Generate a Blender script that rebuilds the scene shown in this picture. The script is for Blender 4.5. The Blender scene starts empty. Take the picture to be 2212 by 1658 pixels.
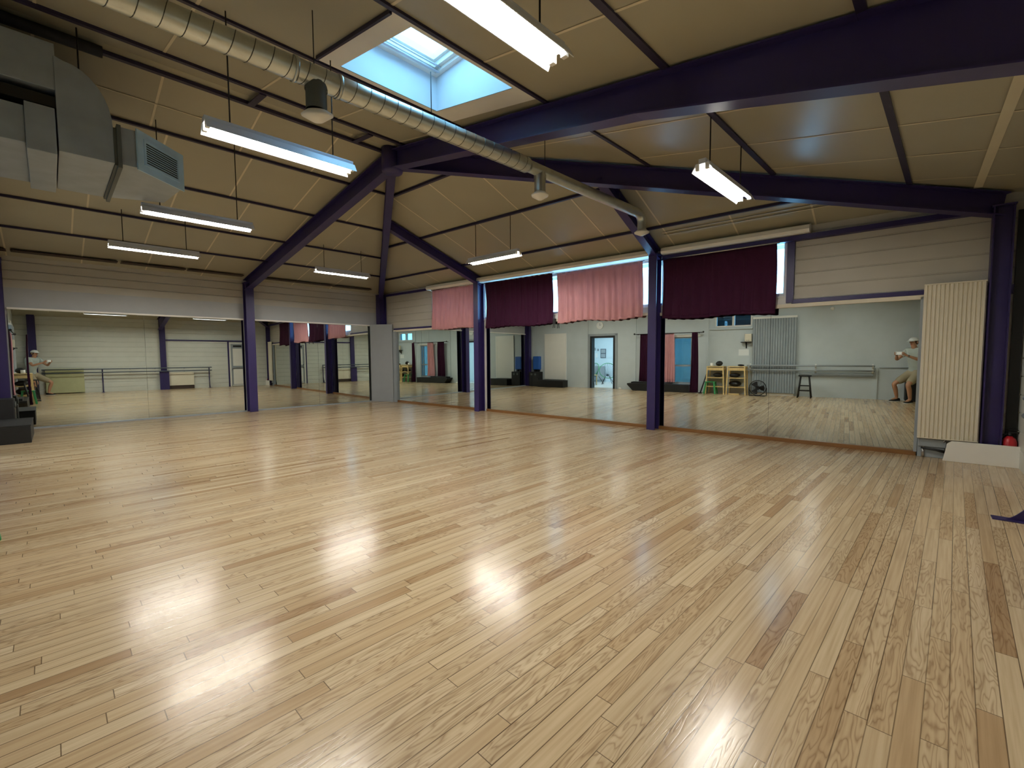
import bpy, bmesh, math, random
from mathutils import Vector, Matrix
from math import sin, cos, pi, radians, sqrt
random.seed(7)
S = bpy.context.scene
COL = S.collection

# ---------------------------------------------------------------- camera, sky, exposure
H = 1.24
cam_d = bpy.data.cameras.new('camera'); cam = bpy.data.objects.new('camera', cam_d); COL.objects.link(cam)
cam_d.sensor_width = 36.0; cam_d.lens = 36.0 * 977.4 / 2212; cam_d.clip_start = 0.02; cam_d.clip_end = 200
PITCH, ROLL = radians(3.51), radians(-0.28)
fwd = Vector((0, cos(PITCH), -sin(PITCH))); up0 = Vector((0, sin(PITCH), cos(PITCH))); rt0 = Vector((1, 0, 0))
rt = rt0 * cos(ROLL) + up0 * sin(ROLL); up = up0 * cos(ROLL) - rt0 * sin(ROLL)
cam.matrix_world = Matrix(((rt.x, up.x, -fwd.x, 0), (rt.y, up.y, -fwd.y, 0), (rt.z, up.z, -fwd.z, H), (0, 0, 0, 1)))
S.camera = cam
S.view_settings.view_transform = 'Standard'; S.view_settings.look = 'None'
S.view_settings.gamma = 1.0; S.view_settings.use_curve_mapping = False
S.view_settings.exposure = 0.34
W = bpy.data.worlds.new('overcast_sky'); S.world = W; W.use_nodes = True
bg = W.node_tree.nodes['Background']; bg.inputs[0].default_value = (0.30, 0.66, 1.0, 1); bg.inputs[1].default_value = 10.0
S.cycles.max_bounces = 10; S.cycles.glossy_bounces = 6; S.cycles.diffuse_bounces = 5; S.cycles.transparent_max_bounces = 8
S.cycles.caustics_reflective = False; S.cycles.caustics_refractive = False
S.cycles.use_denoising = True; S.cycles.sample_clamp_indirect = 6.0
TUBE = 132.0          # radiance of the fluorescent tubes

# ---------------------------------------------------------------- materials
def lin(h):
    h = h.lstrip('#'); v = [int(h[i:i+2], 16) / 255 for i in (0, 2, 4)]
    return tuple((c / 12.92 if c <= .04045 else ((c + .055) / 1.055) ** 2.4) for c in v) + (1,)
MATS = {}
def mat(name, col, rough=.6, metal=0., var=.06, scale=6., bump=0., bscale=40., stretch=None, spec=.5):
    m = bpy.data.materials.new(name); m.use_nodes = True; nt = m.node_tree; N, L = nt.nodes, nt.links
    b = N['Principled BSDF']; c = lin(col)
    tc = N.new('ShaderNodeTexCoord'); src = tc.outputs['Object']
    if stretch:
        mp = N.new('ShaderNodeMapping'); mp.inputs['Scale'].default_value = stretch; L.new(src, mp.inputs[0]); src = mp.outputs[0]
    nz = N.new('ShaderNodeTexNoise'); nz.inputs['Scale'].default_value = scale; nz.inputs['Detail'].default_value = 4
    L.new(src, nz.inputs['Vector'])
    mx = N.new('ShaderNodeMix'); mx.data_type = 'RGBA'
    mx.inputs[6].default_value = tuple(min(1, x * (1 - 2 * var)) for x in c[:3]) + (1,)
    mx.inputs[7].default_value = tuple(min(1, x * (1 + 2 * var)) for x in c[:3]) + (1,)
    L.new(nz.outputs['Fac'], mx.inputs[0]); L.new(mx.outputs[2], b.inputs['Base Color'])
    b.inputs['Roughness'].default_value = rough; b.inputs['Metallic'].default_value = metal
    b.inputs['Specular IOR Level'].default_value = spec
    if bump:
        n2 = N.new('ShaderNodeTexNoise'); n2.inputs['Scale'].default_value = bscale; L.new(src, n2.inputs['Vector'])
        bp = N.new('ShaderNodeBump'); bp.inputs['Strength'].default_value = bump; bp.inputs['Distance'].default_value = .01
        L.new(n2.outputs['Fac'], bp.inputs['Height']); L.new(bp.outputs[0], b.inputs['Normal'])
    MATS[name] = m
    return m
def emis(name, col, s):
    m = bpy.data.materials.new(name); m.use_nodes = True; N = m.node_tree.nodes; b = N['Principled BSDF']
    b.inputs['Base Color'].default_value = lin(col); b.inputs['Emission Color'].default_value = lin(col); b.inputs['Emission Strength'].default_value = s
    MATS[name] = m; return m
def glass(name, tint, refl=.08):
    m = bpy.data.materials.new(name); m.use_nodes = True; nt = m.node_tree; N, L = nt.nodes, nt.links
    N.remove(N['Principled BSDF']); out = N['Material Output']
    t = N.new('ShaderNodeBsdfTransparent'); t.inputs[0].default_value = lin(tint)
    g = N.new('ShaderNodeBsdfGlossy'); g.inputs['Roughness'].default_value = .02
    lw = N.new('ShaderNodeLayerWeight'); lw.inputs[0].default_value = .25
    mu = N.new('ShaderNodeMath'); mu.operation = 'MULTIPLY_ADD'; mu.inputs[1].default_value = .5; mu.inputs[2].default_value = refl * .4
    L.new(lw.outputs['Fresnel'], mu.inputs[0])
    x = N.new('ShaderNodeMixShader'); L.new(mu.outputs[0], x.inputs[0]); L.new(t.outputs[0], x.inputs[1]); L.new(g.outputs[0], x.inputs[2])
    L.new(x.outputs[0], out.inputs[0]); MATS[name] = m; return m
def floor_mat():
    m = bpy.data.materials.new('oak_planks'); m.use_nodes = True; nt = m.node_tree; N, L = nt.nodes, nt.links
    b = N['Principled BSDF']; tc = N.new('ShaderNodeTexCoord'); sp = N.new('ShaderNodeSeparateXYZ'); L.new(tc.outputs['Object'], sp.inputs[0])
    def M(op, a, bb=None, cc=None):
        n = N.new('ShaderNodeMath'); n.operation = op
        for i, v in enumerate((a, bb, cc)):
            if v is None: continue
            if isinstance(v, (int, float)): n.inputs[i].default_value = v
            else: L.new(v, n.inputs[i])
        return n.outputs[0]
    def wn(x, y=None):
        n = N.new('ShaderNodeTexWhiteNoise'); n.noise_dimensions = '3D'; cx = N.new('ShaderNodeCombineXYZ')
        L.new(x, cx.inputs[0])
        if y is not None: L.new(y, cx.inputs[1])
        L.new(cx.outputs[0], n.inputs['Vector']); return n
    u, v = sp.outputs[0], sp.outputs[1]
    vr = M('DIVIDE', v, .066); row = M('FLOOR', vr); fv = M('FRACT', vr)
    r1 = wn(row); r1v = r1.outputs['Value']
    Ln = M('MULTIPLY_ADD', r1v, .95, .6)
    u2 = M('ADD', M('DIVIDE', u, Ln), M('MULTIPLY', r1v, 37.3)); idx = M('FLOOR', u2); fu = M('FRACT', u2)
    pl = wn(row, idx); pv = pl.outputs['Value']; ps = N.new('ShaderNodeSeparateColor'); L.new(pl.outputs['Color'], ps.inputs[0])
    ramp = N.new('ShaderNodeValToRGB'); L.new(pv, ramp.inputs[0]); e = ramp.color_ramp.elements
    stops = [(0, '#b0906c'), (.03, '#bb9c76'), (.08, '#c9ae88'), (.4, '#d3ba95'), (.65, '#d8c19d'), (.85, '#cfb793'), (1, '#dec8a5')]
    e[0].position = 0; e[0].color = lin(stops[0][1]); e[1].position = 1; e[1].color = lin(stops[-1][1])
    for p, c in stops[1:-1]:
        q = e.new(p); q.color = lin(c)
    # long fine grain
    cx = N.new('ShaderNodeCombineXYZ'); L.new(M('MULTIPLY', u, 2.2), cx.inputs[0]); L.new(M('MULTIPLY', v, 70.), cx.inputs[1]); L.new(M('MULTIPLY', pv, 50.), cx.inputs[2])
    nz = N.new('ShaderNodeTexNoise'); nz.inputs['Scale'].default_value = 1.; nz.inputs['Detail'].default_value = 5; L.new(cx.outputs[0], nz.inputs['Vector'])
    # cathedral figure: rings drawn out along the plank
    c2 = N.new('ShaderNodeCombineXYZ'); L.new(M('ADD', M('MULTIPLY', u, 1.5), M('MULTIPLY', ps.outputs[0], 9.)), c2.inputs[0])
    L.new(M('MULTIPLY', M('ADD', M('SUBTRACT', fv, .5), M('MULTIPLY', M('SUBTRACT', ps.outputs[1], .5), .8)), .75), c2.inputs[1]); L.new(M('MULTIPLY', pv, 20.), c2.inputs[2])
    n3 = N.new('ShaderNodeTexNoise'); n3.inputs['Scale'].default_value = 1.3; n3.inputs['Detail'].default_value = 2.5; n3.inputs['Distortion'].default_value = .3; L.new(c2.outputs[0], n3.inputs['Vector'])
    rings = M('FRACT', M('MULTIPLY', n3.outputs['Fac'], 14.))
    rl = M('POWER', M('ABSOLUTE', M('SUBTRACT', M('MULTIPLY', rings, 2.), 1.)), 3.)
    fig = M('MULTIPLY', rl, M('GREATER_THAN', ps.outputs[2], .45))
    m1 = N.new('ShaderNodeMix'); m1.data_type = 'RGBA'; m1.blend_type = 'MULTIPLY'; L.new(M('MULTIPLY', fig, .5), m1.inputs[0]); L.new(ramp.outputs[0], m1.inputs[6]); m1.inputs[7].default_value = lin('#94704a')
    gr = N.new('ShaderNodeMix'); gr.data_type = 'RGBA'; gr.blend_type = 'MULTIPLY'; gr.inputs[0].default_value = .45
    g2 = N.new('ShaderNodeValToRGB'); L.new(nz.outputs['Fac'], g2.inputs[0]); g2.color_ramp.elements[0].position = .3; g2.color_ramp.elements[0].color = (.55, .47, .38, 1); g2.color_ramp.elements[1].position = .62; g2.color_ramp.elements[1].color = (1, 1, 1, 1)
    L.new(m1.outputs[2], gr.inputs[6]); L.new(g2.outputs[0], gr.inputs[7])
    # board joints
    e1 = M('LESS_THAN', M('MINIMUM', fv, M('SUBTRACT', 1., fv)), .026)
    fe = M('MULTIPLY', M('MINIMUM', fu, M('SUBTRACT', 1., fu)), Ln); e2 = M('LESS_THAN', fe, .0016)
    gap = M('MAXIMUM', M('MULTIPLY', e1, M('MULTIPLY_ADD', ps.outputs[1], .55, .45)), M('MULTIPLY', e2, .8))
    fin = N.new('ShaderNodeMix'); fin.data_type = 'RGBA'; L.new(gap, fin.inputs[0]); L.new(gr.outputs[2], fin.inputs[6]); fin.inputs[7].default_value = lin('#4a3520')
    L.new(fin.outputs[2], b.inputs['Base Color'])
    L.new(M('MULTIPLY_ADD', nz.outputs['Fac'], .12, .14), b.inputs['Roughness'])
    bp = N.new('ShaderNodeBump'); bp.inputs['Strength'].default_value = .35; bp.inputs['Distance'].default_value = .0012
    # each board lies a hair differently
    hgt = M('ADD', M('MULTIPLY', gap, -1.), M('ADD', M('MULTIPLY', nz.outputs['Fac'], .22), M('MULTIPLY', fig, -.18)))
    L.new(hgt, bp.inputs['Height']); L.new(bp.outputs[0], b.inputs['Normal'])
    b.inputs['Specular IOR Level'].default_value = .5
    MATS['floor'] = m
floor_mat()
mat('purple', '#2b2057', .42, var=.1, scale=3)
mat('ceil', '#a7a28c', .36, var=.03, scale=2)
mat('joint', '#d8cfb4', .5, var=.03)
mat('clad', '#b6b2a6', .45, var=.04, scale=3)
mat('fascia', '#a8abad', .55, var=.03)
mat('greypaint', '#969b9e', .6, var=.03)
mat('cwall', '#c6d0d3', .65, var=.04, scale=3)
mat('dwall', '#d2d4cb', .5, var=.04, scale=3)
mat('cream', '#e0d9c4', .45, var=.03)
mat('white', '#ecebe4', .45, var=.02)
mat('enamel', '#d4dbe6', .3, var=.02)
mat('galv', '#c4c8c0', .32, metal=.9, var=.12, scale=9)
mat('galvdark', '#5f6461', .6, metal=.5, var=.1)
mat('sheet', '#9aa4ac', .45, metal=.4, var=.12, scale=5)  # blue cast of the skylight is mixed into the metal colour
mat('seam', '#54564f', .5, metal=.6)
mat('black', '#0b0b0c', .5, var=.1)
mat('charcoal', '#151517', .7, var=.12, scale=8)
mat('darkpurple', '#221a38', .5)
mat('brownwood', '#80592f', .4, var=.12, scale=4, stretch=(1, 8, 8))
mat('pine', '#d8bd82', .5, var=.1, scale=5, stretch=(8, 8, 1))
mat('darkbrown', '#3b2b22', .6)
mat('green', '#2f8a4e', .4)
mat('blue', '#2a5fae', .45)
mat('red', '#b5202a', .35)
mat('chrome', '#c8c8c8', .2, metal=1)
mat('grille', '#a9cbe2', .35)  # blue light from the skylight is put into this colour
mat('shaft', '#d6dde2', .6, var=.02)
mat('olive', '#b9ba90', .5)
mat('skin', '#b98a6d', .55, var=.05)
mat('shirt', '#b4bfbb', .8, var=.05, bump=.2)
mat('shorts', '#a59a80', .85, var=.06, bump=.2)
mat('hair', '#3a2c22', .7)
mat('paper', '#e8ecec', .7, var=.01)
mat('ltblue', '#cfe2ea', .7, var=.02)
mat('bluewall', '#aeb3b0', .6, var=.05)
mat('tile', '#c3c6c2', .4)
mat('rubber', '#202226', .8)
mat('radgrey', '#9aa3a8', .45)
mat('inkgrey', '#5c6670', .7)
mat('mirror', '#dfe6e2', .0, metal=1.0, var=.0)
MATS['mirror'].node_tree.nodes['Principled BSDF'].inputs['Roughness'].default_value = .006
def cloth(name, col, trans):
    m = mat(name, col, .85, var=.10, scale=14, stretch=(1, 1, .25)); nt = m.node_tree; N, L = nt.nodes, nt.links
    b = N['Principled BSDF']; b.inputs['Specular IOR Level'].default_value = .15
    t = N.new('ShaderNodeBsdfTranslucent'); t.inputs[0].default_value = lin(col); x = N.new('ShaderNodeMixShader'); x.inputs[0].default_value = trans
    L.new(b.outputs[0], x.inputs[1]); L.new(t.outputs[0], x.inputs[2]); L.new(x.outputs[0], N['Material Output'].inputs[0])
cloth('pinkcloth', '#dba3a6', .2); cloth('burgundy', '#351229', .03)
glass('pane', '#e8f2f6'); glass('bluepane', '#d2e6f0')
emis('tube', '#fbf6ea', TUBE); emis('lamp', '#e2f2ff', 60.0)

# ---------------------------------------------------------------- frames of the four walls
C0 = Vector((-3.68, 12.89))
def v2(x, y): return Vector((x, y))
a_ = v2(-sin(radians(44.42)), -cos(radians(44.42))); b_ = v2(sin(radians(49.56)), -cos(radians(49.56)))
class Fr:
    """wall frame: s along the wall, d into the room, z up"""
    def __init__(self, o, x, sg):
        self.o, self.x, self.sg = o, x, sg
        self.y = v2(-x.y, x.x); self.n = self.y * sg
    def P(self, s, d, z=0.):
        q = self.o + self.x * s + self.n * d
        return Vector((q.x, q.y, z))
    def M(self, s, d, z=0., rot=0.):
        m = Matrix(((self.x.x, self.y.x, 0, 0), (self.x.y, self.y.y, 0, 0), (0, 0, 1, 0), (0, 0, 0, 1)))
        return Matrix.Translation(self.P(s, d, z)) @ m @ Matrix.Rotation(rot, 4, 'Z')
A = Fr(C0, a_, 1); B = Fr(C0, b_, -1)
Kc = B.P(12.2, 0).to_2d(); D = Fr(Kc, v2(-sin(radians(41.)), -cos(radians(41.))), -1)
Co = B.P(0, 7.45).to_2d(); cd = (B.P(10, 8.2).to_2d() - Co).normalized(); Cw = Fr(Co, cd, 1)
WORLD = Matrix.Identity(4)

# ---------------------------------------------------------------- mesh builder
class MB:
    def __init__(self, sg=1): self.v, self.f, self.mi, self.sm, self.sg = [], [], [], [], sg
    def add(self, vs, fs, mi=0, smooth=False):
        k = len(self.v); self.v += [Vector((p[0], p[1] * self.sg, p[2])) for p in vs]
        for f in fs: self.f.append([i + k for i in f]); self.mi.append(mi); self.sm.append(smooth)
        return self
    def box(self, x0, x1, y0, y1, z0, z1, mi=0):
        vs = [(x, y, z) for x in (x0, x1) for y in (y0, y1) for z in (z0, z1)]
        return self.add(vs, [(0, 1, 3, 2), (4, 6, 7, 5), (0, 4, 5, 1), (2, 3, 7, 6), (0, 2, 6, 4), (1, 5, 7, 3)], mi)
    def tube(self, path, r, n=10, mi=0, caps=True, closed=False):
        path = [Vector(p) for p in path]; m = len(path); R = r if isinstance(r, (list, tuple)) else [r] * m
        rings = []; ref = None
        for i, p in enumerate(path):
            if closed: t = path[(i + 1) % m] - path[i - 1]
            else: t = (path[min(i + 1, m - 1)] - path[max(i - 1, 0)])
            t.normalize()
            if ref is None:
                ref = Vector((0, 0, 1)) if abs(t.z) < .9 else Vector((1, 0, 0))
            u = (ref - t * ref.dot(t)).normalized(); w = t.cross(u); ref = u
            rings.append([p + (u * cos(2 * pi * k / n) + w * sin(2 * pi * k / n)) * R[i] for k in range(n)])
        vs = [q for rg in rings for q in rg]; fs = []
        for i in range(m if closed else m - 1):
            j = (i + 1) % m
            for k in range(n): fs.append((i * n + k, i * n + (k + 1) % n, j * n + (k + 1) % n, j * n + k))
        self.add(vs, fs, mi, True)
        if caps and not closed:
            k0 = len(self.v) - len(vs)
            self.f.append([k0 + k for k in range(n)]); self.mi.append(mi); self.sm.append(False)
            self.f.append([k0 + (m - 1) * n + k for k in range(n)]); self.mi.append(mi); self.sm.append(False)
        return self
    def lathe(self, prof, cx=0, cy=0, cz=0, n=20, mi=0):
        vs = [(cx + r * cos(2 * pi * k / n), cy + r * sin(2 * pi * k / n), cz + z) for r, z in prof for k in range(n)]
        fs = [(i * n + k, i * n + (k + 1) % n, (i + 1) * n + (k + 1) % n, (i + 1) * n + k) for i in range(len(prof) - 1) for k in range(n)]
        return self.add(vs, fs, mi, True)
    def prism(self, poly, h0, h1, axis='z', mi=0):
        n = len(poly)
        def mk(p, h): return (p[0], p[1], h) if axis == 'z' else ((p[0], h, p[1]) if axis == 'y' else (h, p[0], p[1]))
        vs = [mk(p, h0) for p in poly] + [mk(p, h1) for p in poly]
        fs = [list(range(n)), list(range(n, 2 * n))] + [(i, (i + 1) % n, n + (i + 1) % n, n + i) for i in range(n)]
        return self.add(vs, fs, mi)
    def grid(self, fn, nu, nv, mi=0, smooth=True):
        vs = [fn(i / nu, j / nv) for i in range(nu + 1) for j in range(nv + 1)]
        fs = [(i * (nv + 1) + j, (i + 1) * (nv + 1) + j, (i + 1) * (nv + 1) + j + 1, i * (nv + 1) + j + 1) for i in range(nu) for j in range(nv)]
        return self.add(vs, fs, mi, smooth)
    def ball(self, c, r, n=14, m=10, mi=0):
        r = r if isinstance(r, tuple) else (r, r, r)
        return self.grid(lambda u, v: (c[0] + r[0] * sin(pi * v) * cos(2 * pi * u), c[1] + r[1] * sin(pi * v) * sin(2 * pi * u), c[2] - r[2] * cos(pi * v)), n, m, mi)
def link(name, mb, mats, parent=None, bevel=0., solid=0., fixn=True):
    me = bpy.data.meshes.new(name); me.from_pydata(mb.v, [], mb.f)
    for m in (mats if isinstance(mats, (list, tuple)) else [mats]): me.materials.append(MATS[m])
    for p, mi, sm in zip(me.polygons, mb.mi, mb.sm): p.material_index = mi; p.use_smooth = sm
    if fixn:
        bm = bmesh.new(); bm.from_mesh(me); bmesh.ops.remove_doubles(bm, verts=bm.verts, dist=1e-5); bmesh.ops.recalc_face_normals(bm, faces=bm.faces); bm.to_mesh(me); bm.free()
    o = bpy.data.objects.new(name, me); COL.objects.link(o)
    if solid:
        md = o.modifiers.new('thick', 'SOLIDIFY'); md.thickness = solid; md.offset = 0
    if bevel:
        md = o.modifiers.new('edge', 'BEVEL'); md.width = bevel; md.segments = 2; md.limit_method = 'ANGLE'; md.angle_limit = radians(50)
    if parent: o.parent = parent
    return o
def link_each(name, mb, mats, parent, **kw):
    """every separate piece of the builder becomes an object of its own"""
    n = len(mb.v); p = list(range(n))
    def root(i):
        while p[i] != i: p[i] = p[p[i]]; i = p[i]
        return i
    for f in mb.f:
        for q in f[1:]: p[root(q)] = root(f[0])
    out = []
    for rt_ in sorted({root(f[0]) for f in mb.f}):
        ids = [i for i in range(n) if root(i) == rt_]; mp = {i: k for k, i in enumerate(ids)}; m = MB()
        m.v = [mb.v[i] for i in ids]
        for f, mi, sm in zip(mb.f, mb.mi, mb.sm):
            if root(f[0]) == rt_: m.f.append([mp[i] for i in f]); m.mi.append(mi); m.sm.append(sm)
        out.append(link(name, m, mats, parent, **kw))
    return out
def tag(o, label, cat, group=None, kind=None):
    if label: o['label'] = label
    if cat: o['category'] = cat
    if group: o['group'] = group
    if kind: o['kind'] = kind
    return o
def thing(name, label, cat, M=WORLD, group=None, kind=None):
    o = bpy.data.objects.new(name, None); COL.objects.link(o); o.empty_display_size = .1; o.matrix_world = M
    return tag(o, label, cat, group, kind)
def solo(name, mb, mats, M, label, cat, group=None, kind=None, **kw):
    o = link(name, mb, mats, **kw); o.matrix_world = M; return tag(o, label, cat, group, kind)
def struct(name, mb, mats, M=WORLD, label=None, cat=None, parent=None, **kw):
    o = link(name, mb, mats, parent, **kw)
    if not parent: o.matrix_world = M; o['kind'] = 'structure'
    if label: o['label'] = label
    if cat and not parent: o['category'] = cat
    return o
def copy_tree(o, M):
    c = o.copy(); COL.objects.link(c); c.matrix_world = M
    for ch in list(o.children):
        d = ch.copy(); COL.objects.link(d); d.parent = c
        for g in list(ch.children):
            e = g.copy(); COL.objects.link(e); e.parent = d
    return c
def iprof(h, w, tf, tw):
    """closed outline of an I section, x across, y up, top face at y=0"""
    a, b = w / 2, tw / 2
    return [(-a, 0), (a, 0), (a, -tf), (b, -tf), (b, -h + tf), (a, -h + tf), (a, -h), (-a, -h), (-a, -h + tf), (-b, -h + tf), (-b, -tf), (-a, -tf)]
def ibeam(P0, P1, h, w, tf=.012, tw=.01, h1=None):
    """I section hung below the line P0-P1 (top face on the line); local to P0"""
    P0, P1 = Vector(P0), Vector(P1); h1 = h1 or h; t = (P1 - P0).normalized(); w_ = t.cross(Vector((0, 0, 1))).normalized(); u = w_.cross(t).normalized()
    if u.z < 0: u = -u
    vs = [P - P0 + w_ * x + u * y for P, hh in ((P0, h), (P1, h1)) for x, y in iprof(hh, w, tf, tw)]
    return MB().add(vs, [tuple(range(12)), tuple(range(12, 24))] + [(i, (i + 1) % 12, 12 + (i + 1) % 12, 12 + i) for i in range(12)])
def bar(P0, P1, w, h):
    """rectangular bar under the line, local to P0"""
    P0, P1 = Vector(P0), Vector(P1); t = (P1 - P0).normalized(); w_ = t.cross(Vector((0, 0, 1))).normalized(); u = w_.cross(t).normalized()
    if u.z < 0: u = -u
    vs = [P - P0 + w_ * x + u * y for P in (P0, P1) for y in (0, -h) for x in (-w / 2, w / 2)]
    return MB().add(vs, [(0, 1, 3, 2), (4, 6, 7, 5), (0, 4, 5, 1), (2, 3, 7, 6), (0, 2, 6, 4), (1, 5, 7, 3)])
T = Matrix.Translation

# ---------------------------------------------------------------- roof planes
APEX = B.P(5.61, 3.5, 4.18); RID = APEX + Vector((a_.x, a_.y, 0)) * 6.6
def plane(p, q, r):
    n = (q - p).cross(r - p).normalized()
    return lambda x, y: p.z - (n.x * (x - p.x) + n.y * (y - p.y)) / n.z
ZE = 3.0
zL = plane(A.P(0, 0, ZE), A.P(8, 0, ZE), APEX); zR = plane(APEX, RID, B.P(12.1, 0, ZE)); zH = plane(A.P(0, 0, ZE), B.P(12.1, 0, ZE), APEX)
def zc(p): return min(zL(p.x, p.y), zR(p.x, p.y), zH(p.x, p.y))
def PL(s, d, dz=0.): p = A.P(s, d); return Vector((p.x, p.y, zL(p.x, p.y) + dz))
def PR(s, d, dz=0.): p = A.P(s, d); return Vector((p.x, p.y, zR(p.x, p.y) + dz))
def PH(s, d, dz=0.): p = B.P(s, d); return Vector((p.x, p.y, zH(p.x, p.y) + dz))
RD = 5.84                       # distance of the ridge from the mirror wall
SK = (3.62, 4.68, 7.60, 8.73)   # skylight opening

# ================================================================ SETTING
mb = MB(); mb.box(-2.5, 13.2, -1.0, 15.5, -.12, 0)
struct('floor', mb, 'floor', A.M(0, 0, 0), 'strip wood dance floor of narrow light oak boards')
def clad_profile(mb, s0, s1, z0, z1, pitch=.19, dep=.012, mi=0):
    """horizontal sheets with shallow grooves, face at d=0"""
    z = z0
    while z < z1 - 1e-4:
        e = min(z + pitch, z1); pr = [(0, z), (0, e - .02), (-dep, e - .012), (-dep, e)] if e - z > .05 else [(0, z), (0, e)]
        vs = [(s, d, q) for s in (s0, s1) for d, q in pr]; n = len(pr)
        mb.add(vs, [(i, i + 1, n + i + 1, n + i) for i in range(n - 1)], mi)
        if e < z1: mb.add([(s0, -dep, e), (s0, 0, e), (s1, 0, e), (s1, -dep, e)], [(0, 1, 2, 3)], mi)
        z = e
    return mb
# wall A (long mirror wall on the left)
mb = MB(A.sg); mb.box(-.5, 7.75, -.25, -.02, 0, 3.1); clad_profile(mb, -.4, 7.75, 2.46, 3.08, .155, .028)
mb.box(-.4, 7.75, -.02, 0, 2.0, 2.46, 1); mb.box(-.4, 7.75, -.02, -.012, 0, 2.0, 1)
wA = struct('wall_left', mb, ['clad', 'fascia'], A.M(0, 0), 'grey beige wall of horizontal cladding above the left mirrors')
mb = MB(A.sg); mb.box(.36, 3.30, 0, .055, 2.09, 2.12); mb.box(3.50, 7.1, 0, .055, 2.09, 2.12)
struct('trim_1', mb, 'white', A.M(0, 0), 'thin pale strip along the top of the left mirrors')
mb = MB(A.sg); mb.box(.36, 3.30, 0, .05, 0, .025); mb.box(3.50, 7.1, 0, .05, 0, .025)
struct('baseboard_left', mb, 'radgrey', A.M(0, 0), 'low grey sill along the foot of the left mirrors')
mb = MB(A.sg)
for s0, s1 in ((.5, 1.5), (1.56, 3.2), (3.55, 4.55), (4.6, 5.6), (5.65, 7.0), (7.05, 7.4)): mb.box(s0, s1, .22, .40, 3.03, 3.046)
struct('trim_2', mb, 'darkbrown', A.M(0, 0), 'dark slot strips where the ceiling meets the left wall')
# wall B (mirror wall with the high strip windows)
mb = MB(B.sg)
WIN = ((2.27, 3.98), (3.985, 8.12), (8.125, 9.9)); ZW0, ZW1 = 2.07, 2.86
mb.box(-.5, 12.8, -.25, -.02, 0, ZW0, 1); mb.box(-.5, 12.8, -.25, -.02, ZW1, 3.12, 1)
xs = [-.5] + [x for w in WIN for x in w] + [12.8]
for i in range(0, len(xs), 2): mb.box(xs[i], xs[i + 1], -.25, -.02, ZW0, ZW1, 1)
clad_profile(mb, -.4, 2.2, 2.02, 3.05, .18); clad_profile(mb, 10.03, 12.6, 2.02, 3.05, .18)
mb.box(2.2, 10.03, -.02, 0, 1.93, ZW0, 1); mb.box(2.2, 10.03, -.02, 0, ZW1, 3.06, 1)
mb.box(-.4, 12.6, -.02, -.012, 0, 2.02, 1)
struct('wall_back', mb, ['clad', 'white'], B.M(0, 0), 'far wall with the strip windows and horizontal cladding')
mb = MB(B.sg)
for s0, s1 in ((.62, 3.86), (4.1, 7.92), (8.12, 11.37)): mb.box(s0, s1, 0, .04, 0, .055)
struct('baseboard_back', mb, 'brownwood', B.M(0, 0), 'varnished brown skirting board under the far mirrors', bevel=.004)
mb = MB(B.sg); mb.box(.62, 3.86, 0, .05, 1.92, 1.965); mb.box(4.1, 7.92, 0, .05, 1.92, 1.965); mb.box(8.12, 11.37, 0, .05, 1.90, 1.95)
struct('trim_3', mb, 'cream', B.M(0, 0), 'cream batten along the top of the far mirrors')
mb = MB(B.sg); mb.box(.6, 2.2, 0, .03, 1.97, 2.01); mb.box(10.0, 11.95, 0, .03, 1.955, 2.01); mb.box(11.9, 12.1, 0, .05, 1.90, 2.0)
struct('trim_4', mb, 'purple', B.M(0, 0), 'dark purple rail above the far mirror batten')
mb = MB(B.sg); mb.box(9.93, 10.02, -.02, .03, 1.97, 2.88)
struct('trim_5', mb, 'purple', B.M(0, 0), 'purple jamb at the right end of the strip windows')
mb = MB(B.sg); mb.prism([(0, 2.87), (.16, 2.885), (.19, 2.92), (.17, 2.975), (0, 3.03)], 2.2, 7.99, 'x'); mb.prism([(0, 2.87), (.16, 2.885), (.19, 2.92), (.17, 2.975), (0, 3.03)], 8.17, 10.2, 'x')
struct('trim_6', mb, 'white', B.M(0, 0), 'pale pelmet box above the strip windows')
mb = MB(B.sg); mb.box(8.16, 11.9, 0, .1, 2.805, 2.87); mb.box(.15, 2.2, 0, .06, 2.9, 2.95)
struct('trim_7', mb, 'purple', B.M(0, 0), 'dark purple eaves rail over the far wall')
for i, (s0, s1) in enumerate(WIN):
    w = thing('window_%d' % (i + 1), ('high window behind the first pink curtain', 'long high window behind the middle two curtains', 'high window behind the wide burgundy curtain')[i], None, B.M(s0, 0), kind='structure')
    L_ = s1 - s0; mb = MB(B.sg)
    for z0, z1 in ((ZW0, ZW0 + .05), (ZW1 - .04, ZW1)): mb.box(0, L_, -.16, -.06, z0, z1)
    n = max(2, round(L_ / .95)); step = L_ / n
    for k in range(n + 1):
        x = k * step; x0, x1 = max(0, x - .022), min(L_, x + .022)
        if i == 1 and k in (2,): x0, x1 = x0 - .3, x1 - .3
        mb.box(x0, x1, -.16, -.06, ZW0, ZW1)
    struct('window_frame', mb, 'white', parent=w)
    mb = MB(B.sg); mb.box(.02, L_ - .02, -.115, -.109, ZW0 + .02, ZW1 - .02); struct('pane', mb, 'pane', parent=w)
    mb = MB(B.sg); mb.box(0, L_, -.06, .02, ZW0 - .02, ZW0); struct('window_sill', mb, 'white', parent=w)
# wall D (clad wall close behind the camera's right)
mb = MB(D.sg); mb.box(-.4, 8.7, -.25, -.02, 0, 3.3); clad_profile(mb, -.3, 8.6, 0, 3.2, .2)
struct('wall_right', mb, 'dwall', D.M(0, 0), 'grey clad wall with the ballet barre and fire door')
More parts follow.
